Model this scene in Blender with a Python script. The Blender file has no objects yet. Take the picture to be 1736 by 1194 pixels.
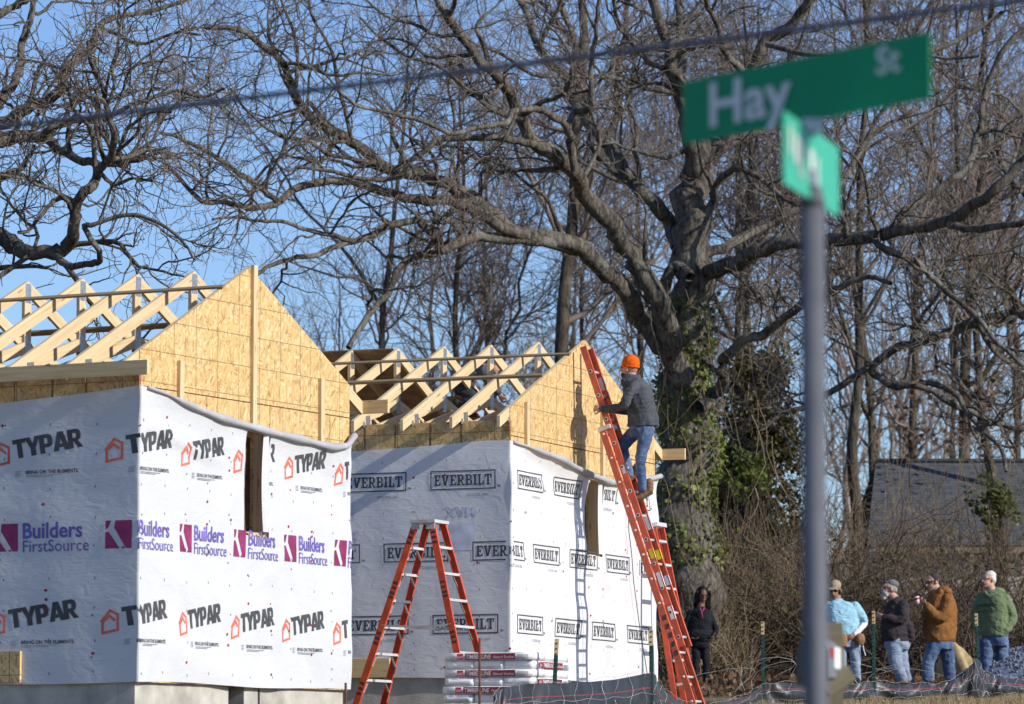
import bpy, bmesh, math, random
import numpy as np
from mathutils import Vector, Matrix

random.seed(7)
rng = np.random.default_rng(11)
scene = bpy.context.scene
C = scene.collection

# ------------------------------------------------------------------ camera, sky, sun, exposure
FPX, CXP, CYP = 7194.0, 868.0, 597.0          # focal length and centre in photo pixels (1736 x 1194)
CAM_Z = 1.6
PITCH = math.atan(736.0 / FPX)
cam_data = bpy.data.cameras.new('camera')
cam = bpy.data.objects.new('camera', cam_data)
C.objects.link(cam)
cam.location = (0, 0, CAM_Z)
cam.rotation_euler = (math.pi / 2 + PITCH, 0, 0)
cam_data.sensor_width = 36.0
cam_data.lens = FPX / 1736.0 * 36.0
cam_data.clip_start = 0.5
cam_data.clip_end = 3000
cam_data.dof.use_dof = True
cam_data.dof.focus_distance = 50.0
cam_data.dof.aperture_fstop = 3.6
scene.camera = cam

SUN_EL = math.radians(26.0)
SUN_H = Vector((0.8735, -0.4868, 0)).normalized()          # horizontal direction towards the sun
world = bpy.data.worlds.new('World')
scene.world = world
world.use_nodes = True
wn = world.node_tree.nodes
sky = wn.new('ShaderNodeTexSky')
sky.sky_type = 'NISHITA'
sky.sun_disc = False
sky.sun_elevation = SUN_EL
sky.sun_rotation = math.atan2(SUN_H.x, SUN_H.y)
sky.air_density = 1.0
sky.dust_density = 0.25
sky.ozone_density = 1.6
wn['Background'].inputs[1].default_value = 0.108
tint = wn.new('ShaderNodeMix')                     # white balance of the sky light
tint.data_type = 'RGBA'; tint.blend_type = 'MULTIPLY'
tint.inputs[0].default_value = 1.0
tint.inputs[7].default_value = (0.80, 0.97, 1.33, 1)
world.node_tree.links.new(sky.outputs[0], tint.inputs[6])
world.node_tree.links.new(tint.outputs[2], wn['Background'].inputs[0])

sun_data = bpy.data.lights.new('sun', 'SUN')
sun_data.energy = 4.5
sun_data.angle = math.radians(0.53)
sun_data.color = (1.0, 0.955, 0.88)
sun = bpy.data.objects.new('sun', sun_data)
C.objects.link(sun)
sun_dir = Vector((SUN_H.x * math.cos(SUN_EL), SUN_H.y * math.cos(SUN_EL), math.sin(SUN_EL)))
sun.rotation_euler = sun_dir.to_track_quat('Z', 'Y').to_euler()
sun.location = (30, -10, 40)

scene.view_settings.view_transform = 'Standard'
scene.view_settings.look = 'None'
scene.view_settings.gamma = 1.0
scene.view_settings.exposure = 0.10
scene.render.engine = 'CYCLES'
scene.cycles.max_bounces = 8
scene.cycles.transparent_max_bounces = 8

# ------------------------------------------------------------------ helpers
_cp, _sp = math.cos(PITCH), math.sin(PITCH)

def at(px, py, Y):
    """the point at depth Y that the photo shows at pixel (px, py)"""
    dx = (px - CXP) / FPX
    dy = (CYP - py) / FPX
    f = _cp - dy * _sp
    u = _sp + dy * _cp
    return Vector((dx * Y / f, Y, CAM_Z + u * Y / f))

def gz(x, y):
    return float(np.interp(y, [-200, 0, 8, 13, 23, 40, 47, 57, 66, 85, 120, 400, 1500],
                           [-.6, 0, .1, .3, .9, 1.95, 2.25, 2.78, 3.12, 3.9, 4.5, 5.5, 6.0])) + .05 * math.sin(x * .31 + y * .17)

def on_ground(px, Y):
    p = at(px, 1150, Y)
    return Vector((p.x, Y, gz(p.x, Y)))

def tag(o, label=None, cat=None, group=None, kind=None):
    if label: o['label'] = label
    if cat: o['category'] = cat
    if group: o['group'] = group
    if kind: o['kind'] = kind
    return o

def thing(name, loc, label, cat, group=None):
    o = bpy.data.objects.new(name, None)
    o.empty_display_size = .2
    C.objects.link(o)
    o.location = loc
    return tag(o, label, cat, group)

def attach(o, parent):
    if parent is not None:
        o.parent = parent
        o.matrix_parent_inverse = Matrix.Translation(parent.location).inverted() if parent.type == 'EMPTY' else Matrix()
    return o

def link_mesh(name, me, mats, parent=None, smooth=False):
    if not isinstance(mats, (list, tuple)):
        mats = [mats]
    for m in mats:
        me.materials.append(m)
    if smooth:
        me.polygons.foreach_set('use_smooth', np.ones(len(me.polygons), dtype=bool))
    o = bpy.data.objects.new(name, me)
    C.objects.link(o)
    return attach(o, parent)

class MB:
    """collects faces (with uv in metres), then builds one mesh object"""
    def __init__(s):
        s.v, s.f, s.uv, s.mi = [], [], [], []
    def poly(s, pts, uvs=None, mi=0):
        i = len(s.v)
        s.v += [tuple(p) for p in pts]
        s.f.append(tuple(range(i, i + len(pts))))
        s.uv += uvs if uvs else [(0.0, 0.0)] * len(pts)
        s.mi.append(mi)
    def box(s, o, a, b, c, mi=0):
        """box from corner o with edge vectors a (length), b, c; uv u runs along a"""
        o, a, b, c = Vector(o), Vector(a), Vector(b), Vector(c)
        if a.cross(b).dot(c) < 0:
            o = o + c; c = -c
        la, lb, lc = a.length, b.length, c.length
        j = random.random() * 9
        s.poly([o, o + b, o + a + b, o + a], [(j, j), (j, j + lb), (j + la, j + lb), (j + la, j)], mi)
        s.poly([o + c, o + c + a, o + c + a + b, o + c + b], [(j, j + 1), (j + la, j + 1), (j + la, j + 1 + lb), (j, j + 1 + lb)], mi)
        s.poly([o, o + a, o + a + c, o + c], [(j, j + 2), (j + la, j + 2), (j + la, j + 2 + lc), (j, j + 2 + lc)], mi)
        s.poly([o + b, o + b + c, o + b + c + a, o + b + a], [(j, j + 3), (j, j + 3 + lc), (j + la, j + 3 + lc), (j + la, j + 3)], mi)
        s.poly([o, o + c, o + c + b, o + b], [(j, j), (j + .02, j), (j + .02, j + lb), (j, j + lb)], mi)
        s.poly([o + a, o + a + b, o + a + b + c, o + a + c], [(j, j), (j, j + lb), (j + .02, j + lb), (j + .02, j)], mi)
        return s
    def bar(s, p0, p1, w, t, side, mi=0):
        """board from p0 to p1 (centre line), w wide along 'side', t thick along the third axis"""
        p0, p1 = Vector(p0), Vector(p1)
        d = p1 - p0
        sd = Vector(side)
        sd = (sd - d * (sd.dot(d) / d.length_squared)).normalized()
        n = d.cross(sd).normalized()
        return s.box(p0 - sd * w / 2 - n * t / 2, d, sd * w, n * t, mi)
    def tube(s, pts, rads, n=8, mi=0, caps=True):
        pts = [Vector(p) for p in pts]
        if not isinstance(rads, (list, tuple)):
            rads = [rads] * len(pts)
        base = len(s.v)
        ref = None
        L = 0
        for i, p in enumerate(pts):
            t = (pts[min(i + 1, len(pts) - 1)] - pts[max(i - 1, 0)]).normalized()
            if ref is None:
                ref = Vector((0, 0, 1)) if abs(t.z) < .9 else Vector((1, 0, 0))
            a = (ref - t * ref.dot(t)).normalized()
            ref = a
            b = t.cross(a)
            for k in range(n):
                an = 2 * math.pi * k / n
                s.v.append(tuple(p + (a * math.cos(an) + b * math.sin(an)) * rads[i]))
        for i in range(len(pts) - 1):
            l = (pts[i + 1] - pts[i]).length
            for k in range(n):
                q = base + i * n
                s.f.append((q + k, q + (k + 1) % n, q + n + (k + 1) % n, q + n + k))
                s.uv += [(L, k / n), (L, (k + 1) / n), (L + l, (k + 1) / n), (L + l, k / n)]
                s.mi.append(mi)
            L += l
        if caps:
            for q, rev in ((base, True), (base + (len(pts) - 1) * n, False)):
                idx = list(range(q, q + n))
                s.f.append(tuple(idx[::-1] if rev else idx))
                s.uv += [(0, 0)] * n
                s.mi.append(mi)
        return s
    def build(s, name, mats, parent=None, smooth=False):
        me = bpy.data.meshes.new(name)
        me.from_pydata(s.v, [], s.f)
        uv = me.uv_layers.new(name='UVMap')
        uv.data.foreach_set('uv', np.array(s.uv, dtype=np.float32).ravel())
        if any(s.mi):
            me.polygons.foreach_set('material_index', np.array(s.mi, dtype=np.int32))
        return link_mesh(name, me, mats, parent, smooth)

def np_mesh(name, V, Fq, mats, parent=None, smooth=True, mi=None):
    """mesh from numpy vertices (N,3) and faces (M,k)"""
    me = bpy.data.meshes.new(name)
    V = np.asarray(V, dtype=np.float32); Fq = np.asarray(Fq, dtype=np.int32)
    m, k = Fq.shape
    me.vertices.add(len(V)); me.vertices.foreach_set('co', V.ravel())
    me.loops.add(m * k); me.loops.foreach_set('vertex_index', Fq.ravel())
    me.polygons.add(m)
    me.polygons.foreach_set('loop_start', np.arange(0, m * k, k, dtype=np.int32))
    if mi is not None:
        me.polygons.foreach_set('material_index', np.asarray(mi, dtype=np.int32))
    me.update(calc_edges=True)
    return link_mesh(name, me, mats, parent, smooth)

# ------------------------------------------------------------------ materials
def lin(r, g, b):
    f = lambda c: c / 12.92 if c <= .04045 else ((c + .055) / 1.055) ** 2.4
    return (f(r / 255), f(g / 255), f(b / 255))

class Mat:
    def __init__(s, name, rough=.7, spec=.3, metal=0):
        s.m = bpy.data.materials.new(name)
        s.m.use_nodes = True
        s.t = s.m.node_tree
        s.b = s.t.nodes['Principled BSDF']
        s.b.inputs['Roughness'].default_value = rough
        s.b.inputs['Specular IOR Level'].default_value = spec
        s.b.inputs['Metallic'].default_value = metal
    def n(s, kind, **kw):
        nd = s.t.nodes.new('ShaderNode' + kind)
        for k, v in kw.items():
            if k.startswith('i_'):
                key = k[2:]
                nd.inputs[int(key) if key.isdigit() else key].default_value = v
            else:
                setattr(nd, k, v)
        return nd
    def l(s, a, b):
        s.t.links.new(a, b)
    def coord(s, kind='Object', scale=(1, 1, 1), rot=(0, 0, 0)):
        tc = s.n('TexCoord')
        mp = s.n('Mapping')
        mp.inputs['Scale'].default_value = scale
        mp.inputs['Rotation'].default_value = rot
        s.l(tc.outputs[kind], mp.inputs[0])
        return mp.outputs[0]
    def noise(s, co, scale, detail=4, rough=.55, dist=0):
        nd = s.n('TexNoise')
        nd.inputs['Scale'].default_value = scale
        nd.inputs['Detail'].default_value = detail
        nd.inputs['Roughness'].default_value = rough
        nd.inputs['Distortion'].default_value = dist
        s.l(co, nd.inputs['Vector'])
        return nd.outputs[0]
    def ramp(s, fac, stops):
        r = s.n('ValToRGB')
        e = r.color_ramp.elements
        e[0].position, e[0].color = stops[0][0], (*stops[0][1], 1)
        e[1].position, e[1].color = stops[-1][0], (*stops[-1][1], 1)
        for p, c in stops[1:-1]:
            x = e.new(p); x.color = (*c, 1)
        s.l(fac, r.inputs[0])
        return r.outputs[0]
    def mix(s, fac, a, b, mode='MIX'):
        m = s.n('Mix', data_type='RGBA', blend_type=mode)
        for sock, v in ((m.inputs[0], fac), (m.inputs[6], a), (m.inputs[7], b)):
            if isinstance(v, (int, float)):
                sock.default_value = v
            elif isinstance(v, tuple):
                sock.default_value = (*v, 1) if len(v) == 3 else v
            else:
                s.l(v, sock)
        return m.outputs[2]
    def math(s, op, a, b=None):
        m = s.n('Math', operation=op)
        for i, v in enumerate((a, b)):
            if v is None: continue
            if isinstance(v, (int, float)): m.inputs[i].default_value = v
            else: s.l(v, m.inputs[i])
        return m.outputs[0]
    def col(s, c):
        if isinstance(c, tuple): s.b.inputs['Base Color'].default_value = (*c, 1)
        else: s.l(c, s.b.inputs['Base Color'])
        return s
    def bump(s, h, strength=.4, dist=.01):
        bp = s.n('Bump')
        bp.inputs['Strength'].default_value = strength
        bp.inputs['Distance'].default_value = dist
        s.l(h, bp.inputs['Height'])
        s.l(bp.outputs[0], s.b.inputs['Normal'])
        return s

def plain(name, c, rough=.7, spec=.3, metal=0, var=.25, vscale=6.0, bump=0, bscale=40, coord='Object'):
    """colour with soft blotchy variation and optional fine relief"""
    m = Mat(name, rough, spec, metal)
    co = m.coord(coord)
    n = m.noise(co, vscale, 5)
    lo = tuple(x * (1 - var) for x in c); hi = tuple(min(.95, x * (1 + var)) for x in c)
    m.col(m.ramp(n, [(.3, lo), (.7, hi)]))
    if bump:
        m.bump(m.noise(co, bscale, 4), bump, .01)
    return m.m

def make_osb():
    m = Mat('osb_board', .75, .25)
    layers = []
    for k, (rot, sx, sy) in enumerate(((0.15, 13, 44), (1.05, 14, 50), (-.85, 11, 40), (1.6, 13, 48))):
        co = m.coord('UV', (sx, sy, 1), (0, 0, 0))
        tc = m.n('TexCoord'); mp = m.n('Mapping')
        mp.inputs['Rotation'].default_value = (0, 0, rot); mp.inputs['Location'].default_value = (k * 3.7, k * 1.3, 0)
        m.l(tc.outputs['UV'], mp.inputs[0])
        mp2 = m.n('Mapping'); mp2.inputs['Scale'].default_value = (sx, sy, 1)
        m.l(mp.outputs[0], mp2.inputs[0])
        v = m.n('TexVoronoi'); v.inputs['Scale'].default_value = 1
        m.l(mp2.outputs[0], v.inputs['Vector'])
        layers.append((v.outputs['Color'], v.outputs['Distance']))
    def val(c):
        s = m.n('SeparateColor'); m.l(c, s.inputs[0]); return s.outputs
    a, b, c, d = [val(x[0]) for x in layers]
    pick1 = m.math('GREATER_THAN', a[1], .52)
    pick2 = m.math('GREATER_THAN', c[1], .55)
    v1 = m.mix(pick1, a[0], b[0]); v2 = m.mix(pick2, v1, c[0])
    v3 = m.mix(m.math('GREATER_THAN', d[1], .72), v2, d[0])
    col = m.ramp(v3, [(0.0, (.40, .225, .075)), (.18, (.56, .37, .155)), (.6, (.69, .455, .185)), (1.0, (.82, .61, .33))])
    # stud and nailing lines printed on the face, one foot and 16 inches apart
    tc = m.n('TexCoord'); sp = m.n('SeparateXYZ'); m.l(tc.outputs['UV'], sp.inputs[0])
    def line(o, period, half):
        f = m.math('FRACT', m.math('DIVIDE', o, period))
        return m.math('LESS_THAN', m.math('ABSOLUTE', m.math('SUBTRACT', f, .5)), half / period)
    ln = m.math('MAXIMUM', line(sp.outputs[0], .4064, .0048), line(sp.outputs[1], .3048, .004))
    ln = m.math('MULTIPLY', ln, .78)
    col = m.mix(ln, col, (.10, .06, .03))
    big = m.noise(m.coord('UV'), 1.3, 3)
    col = m.mix(m.math('MULTIPLY', big, .18), col, (.50, .33, .16))
    oi = m.n('ObjectInfo')
    col = m.mix(m.math('MULTIPLY', oi.outputs['Random'], .22), col, (.46, .29, .13))
    m.col(col)
    m.bump(layers[0][1], .25, .003)
    return m.m

def make_lumber(name, tint=(1, 1, 1), dark=1.0):
    m = Mat(name, .72, .25)
    co = m.coord('UV', (1.6, 34, 1))
    g = m.noise(co, 1.0, 6, .6, .6)
    t = lambda c: tuple(x * y * dark for x, y in zip(c, tint))
    col = m.ramp(g, [(.25, t((.52, .36, .17))), (.5, t((.68, .52, .30))), (.75, t((.76, .62, .40)))])
    kn = m.n('TexVoronoi'); kn.inputs['Scale'].default_value = 1
    m.l(m.coord('UV', (2.6, 15, 1)), kn.inputs['Vector'])
    k = m.ramp(kn.outputs['Distance'], [(.08, (1, 1, 1)), (.17, (0, 0, 0))])
    col = m.mix(m.math('MULTIPLY', k, .75), col, t((.20, .10, .045)))
    oi = m.n('ObjectInfo')
    col = m.mix(m.math('MULTIPLY', oi.outputs['Random'], .28), col, t((.55, .40, .22)))
    m.col(col)
    m.bump(g, .15, .003)
    return m.m

def make_wrap(name, base, trans=.25, sheen=.42):
    """woven plastic house wrap: white, slightly see-through, finely creased"""
    m = Mat(name, sheen, .35)
    co = m.coord('Object')
    n1 = m.noise(co, 2.2, 4, .5, .8)
    col = m.ramp(n1, [(.3, tuple(x * .955 for x in base)), (.65, base)])
    st = m.noise(m.coord('Object', (.8, .8, 30)), 1.0, 3)
    col = m.mix(m.math('MULTIPLY', st, .10), col, tuple(x * .8 for x in base))
    m.col(col)
    w = m.n('TexWave', wave_type='BANDS', bands_direction='Z'); w.inputs['Scale'].default_value = 9
    w.inputs['Distortion'].default_value = 5; w.inputs['Detail'].default_value = 3; w.inputs['Detail Scale'].default_value = .6
    m.l(co, w.inputs['Vector'])
    n2 = m.noise(m.coord('Object', (1, 1, 1.6)), 5.0, 5, .55, 1.2)
    h = m.math('ADD', m.math('MULTIPLY', w.outputs[1] if len(w.outputs) > 1 else w.outputs[0], .03), n2)
    m.bump(h, .30, .022)
    tr = m.n('BsdfTranslucent'); m.l(col, tr.inputs[0])
    mx = m.n('MixShader'); mx.inputs[0].default_value = trans
    m.l(m.b.outputs[0], mx.inputs[1]); m.l(tr.outputs[0], mx.inputs[2])
    out = m.t.nodes['Material Output']
    m.l(mx.outputs[0], out.inputs[0])
    return m.m

def make_bark(name, dark, light, lichen, scale=1.0, coord='Object'):
    m = Mat(name, .9, .12)
    co = m.coord(coord, (6 * scale, 6 * scale, 1.6 * scale))
    g = m.noise(co, 2.5, 8, .68, .4)
    col = m.ramp(g, [(.36, dark), (.64, light)])
    p = m.noise(m.coord(coord), 1.7 * scale, 6, .65)
    k = m.ramp(p, [(.52, (0, 0, 0)), (.66, (1, 1, 1))])
    col = m.mix(m.math('MULTIPLY', k, .55), col, lichen)
    m.col(col)
    m.bump(g, 1.0, .07)
    return m.m

MT = {}
MT['osb'] = make_osb()
MT['lumber'] = make_lumber('pine_lumber')
MT['lumber_grey'] = make_lumber('weathered_lumber', (.72, .68, .64), .62)
MT['lumber_fascia'] = make_lumber('fascia_lumber', (1.05, .98, .86), 1.05)
MT['wrap'] = make_wrap('woven_house_wrap', (.655, .655, .66), .03)
MT['wrap2'] = make_wrap('film_house_wrap', (.88, .87, .87), .18, .3)
MT['wrap_roll_shade'] = plain('wrap_roll_shade', (.42, .42, .43), .6, .3, 0, .15, 4)  # greyer wrap for the rolled edge, its shade put into the colour
MT['steel'] = plain('galvanised_steel', (.42, .44, .46), .42, .5, .75, .25, 30)
MT['concrete'] = plain('concrete_block', (.46, .43, .37), .92, .1, 0, .28, 3.5, .5, 60)
MT['black'] = plain('black_plastic', (.018, .018, .02), .5)
MT['red'] = plain('red_plastic', (.45, .03, .04), .5)
MT['ink_black'] = plain('black_ink', (.075, .076, .08), .6, .2)
MT['ink_orange'] = plain('orange_ink', (.75, .16, .09), .6, .2)
MT['ink_grey'] = plain('grey_ink', (.30, .31, .34), .6, .2)
MT['ink_purple'] = plain('purple_ink', (.16, .125, .42), .6, .2)
MT['ink_maroon'] = plain('maroon_ink', (.27, .035, .12), .6, .2)
MT['ink_faint'] = plain('faint_ink', (.60, .60, .68), .6, .2)
MT['white'] = plain('white_paint', (.78, .78, .77), .5, .3, 0, .08)
MT['sheet_wood'] = plain('brown_sheet', (.36, .26, .17), .85, .1, 0, .3, 9)
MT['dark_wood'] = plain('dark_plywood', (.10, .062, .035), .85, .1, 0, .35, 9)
MT['fibreglass'] = plain('orange_fibreglass', (.62, .085, .03), .45, .4, 0, .28, 7)
MT['fibreglass_red'] = plain('faded_red_fibreglass', (.60, .125, .06), .5, .35, 0, .2, 9)
MT['alu'] = plain('dull_aluminium', (.72, .69, .64), .45, .5, .35, .15, 12)
MT['yellow'] = plain('yellow_label', (.75, .62, .03), .5)
MT['label_dark'] = plain('dark_label', (.09, .05, .05), .55)
# ------------------------------------------------------------------ lettering
_text_cache = {}
def text_polys(txt, size, bold=0.0, xscale=1.0, shear=0.0):
    """triangles (x, y) of a line of text, left end at the origin"""
    key = (txt, bold, shear)
    if key not in _text_cache:
        cu = bpy.data.curves.new('lettering', 'FONT')
        cu.body = txt
        cu.size = 1.0
        cu.offset = bold
        cu.shear = shear
        cu.resolution_u = 3
        ob = bpy.data.objects.new('lettering', cu)
        C.objects.link(ob)
        dg = bpy.context.evaluated_depsgraph_get()
        me = ob.evaluated_get(dg).to_mesh()
        me.calc_loop_triangles()
        vs = [(v.co.x, v.co.y) for v in me.vertices]
        tris = [[vs[i] for i in t.vertices] for t in me.loop_triangles]
        w = max((p[0] for t in tris for p in t), default=1)
        ob.evaluated_get(dg).to_mesh_clear()
        bpy.data.objects.remove(ob)
        bpy.data.curves.remove(cu)
        _text_cache[key] = (tris, w)
    tris, w = _text_cache[key]
    return [[(x * size * xscale, y * size) for x, y in t] for t in tris], w * size * xscale

def rc(x0, y0, x1, y1):
    return [(x0, y0), (x1, y0), (x1, y1), (x0, y1)]

SLAB = {
 'E': (.70, [rc(0,0,.66,.13), rc(0,.87,.66,1), rc(.09,.13,.29,.87), rc(.29,.43,.50,.57), rc(.53,.13,.66,.31), rc(.53,.69,.66,.87), rc(.42,.35,.50,.43), rc(.42,.57,.50,.65)]),
 'V': (.86, [rc(0,.88,.36,1), rc(.48,.88,.84,1), [(.07,.88),(.29,.88),(.42,.30),(.42,0),(.32,0)], [(.42,.30),(.55,.88),(.77,.88),(.52,0),(.42,0)]]),
 'R': (.80, [rc(0,0,.38,.13), rc(.09,.13,.29,.87), rc(0,.87,.54,1), rc(.29,.41,.54,.54), [(.54,1),(.68,.86),(.68,.55),(.54,.41),(.48,.54),(.48,.87)], [(.34,.41),(.52,.41),(.66,.13),(.78,.13),(.78,0),(.54,0)]]),
 'B': (.78, [rc(0,0,.56,.13), rc(.09,.13,.29,.87), rc(0,.87,.54,1), rc(.29,.44,.52,.57), [(.54,1),(.67,.87),(.67,.62),(.58,.51),(.50,.54),(.48,.87)], [(.52,.50),(.60,.50),(.72,.38),(.72,.14),(.56,0),(.52,.13)]]),
 'I': (.42, [rc(0,0,.38,.13), rc(.09,.13,.29,.87), rc(0,.87,.38,1)]),
 'L': (.68, [rc(0,0,.64,.13), rc(.09,.13,.29,.87), rc(0,.87,.38,1), rc(.51,.13,.64,.36)]),
 'T': (.76, [rc(.17,0,.55,.13), rc(.26,.13,.46,.87), rc(0,.87,.72,1), rc(0,.64,.13,.87), rc(.59,.64,.72,.87)]),
}
BLOCK = {
 'T': (.62, [rc(0,.77,.66,1), rc(.21,0,.46,.77)]),
 'Y': (.72, [[(0,1),(.27,1),(.39,.64),(.39,.0),(.26,0),(.26,.40)], [(.39,.64),(.51,1),(.78,1),(.52,.40),(.52,0),(.39,0)]]),
 'P': (.66, [rc(0,0,.25,1), rc(.25,.79,.46,1), rc(.25,.30,.46,.50), [(.46,1),(.62,.90),(.66,.65),(.62,.40),(.46,.30),(.40,.50),(.42,.65),(.40,.79)]]),
 'A': (.74, [[(0,0),(.25,0),(.40,.66),(.40,1),(.26,1)], [(.40,1),(.40,.66),(.55,0),(.80,0),(.54,1)], [(.30,.17),(.50,.17),(.455,.36),(.345,.36)]]),
 'R': (.72, [rc(0,0,.25,1), rc(.25,.79,.46,1), rc(.25,.36,.46,.54), [(.46,1),(.62,.91),(.66,.68),(.60,.46),(.46,.36),(.40,.54),(.42,.68),(.40,.79)], [(.27,.36),(.50,.36),(.72,0),(.46,0)]]),
}
def block_text(txt, font, h, xscale=1.0, gap=.05):
    out, x = [], 0
    for ch in txt:
        w, polys = font[ch]
        for p in polys:
            out.append([((x + a) * h * xscale, b * h) for a, b in p])
        x += w + gap
    return out, (x - gap) * h * xscale

def xf(polys, dx=0, dy=0, rot=0, skew=0, flip=False):
    c, s = math.cos(rot), math.sin(rot)
    r = []
    for p in polys:
        q = []
        for x, y in p:
            if flip: x, y = -x, -y
            x = x + skew * y
            q.append((x * c - y * s + dx, x * s + y * c + dy))
        r.append(q)
    return r

def stroke(pts, w, closed=False):
    out = []
    n = len(pts)
    for i in range(n if closed else n - 1):
        (x0, y0), (x1, y1) = pts[i], pts[(i + 1) % n]
        l = math.hypot(x1 - x0, y1 - y0)
        tx, ty = (x1 - x0) / l * w / 2, (y1 - y0) / l * w / 2
        nx, ny = -ty, tx
        out.append([(x0 - tx + nx, y0 - ty + ny), (x0 - tx - nx, y0 - ty - ny), (x1 + tx - nx, y1 + ty - ny), (x1 + tx + nx, y1 + ty + ny)])
    return out

def print_on(name, layers, mapper, parent, maxlen=.09):
    """flat print (list of (material, polygons)) laid on a surface through mapper(x, y, lift)"""
    bm = bmesh.new()
    mats = []
    k = 0
    for mi, (mat, polys) in enumerate(layers):
        mats.append(mat)
        for p in polys:
            k += 1
            lift = .0035 + mi * .0012 + (k % 7) * .00013
            try:
                f = bm.faces.new([bm.verts.new((x, y, lift)) for x, y in p])
                f.material_index = mi
            except ValueError:
                pass
    bmesh.ops.triangulate(bm, faces=bm.faces[:])
    for _ in range(3):
        es = [e for e in bm.edges if e.calc_length() > maxlen]
        if not es: break
        bmesh.ops.subdivide_edges(bm, edges=es, cuts=1)
        bmesh.ops.triangulate(bm, faces=bm.faces[:])
    for v in bm.verts:
        v.co = mapper(v.co.x, v.co.y, v.co.z)
    me = bpy.data.meshes.new(name)
    bm.to_mesh(me); bm.free()
    return link_mesh(name, me, mats, parent)

# ------------------------------------------------------------------ ground
def make_ground():
    ys = np.unique(np.concatenate([np.linspace(-120, 0, 13), np.linspace(0, 100, 101), np.geomspace(100, 1500, 24)]))
    xs = np.unique(np.concatenate([-np.geomspace(22, 1200, 16), np.linspace(-22, 22, 45), np.geomspace(22, 1200, 16)]))
    V = np.array([(x, y, gz(x, y)) for y in ys for x in xs])
    n = len(xs)
    F = [(j * n + i, j * n + i + 1, (j + 1) * n + i + 1, (j + 1) * n + i) for j in range(len(ys) - 1) for i in range(n - 1)]
    m = Mat('leaf_strewn_soil', .95, .08)
    co = m.coord('Object')
    a = m.noise(co, .35, 5); b = m.noise(co, 9, 6, .7)
    c1 = m.ramp(b, [(.3, (.04, .028, .016)), (.5, (.10, .068, .04)), (.75, (.20, .145, .085))])
    c2 = m.ramp(b, [(.3, (.13, .10, .05)), (.7, (.34, .27, .15))])
    m.col(m.mix(m.ramp(a, [(.42, (0, 0, 0)), (.58, (1, 1, 1))]), c1, c2))
    m.bump(b, .8, .06)
    tag(np_mesh('ground', V, F, m.m), kind='structure')
make_ground()

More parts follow.
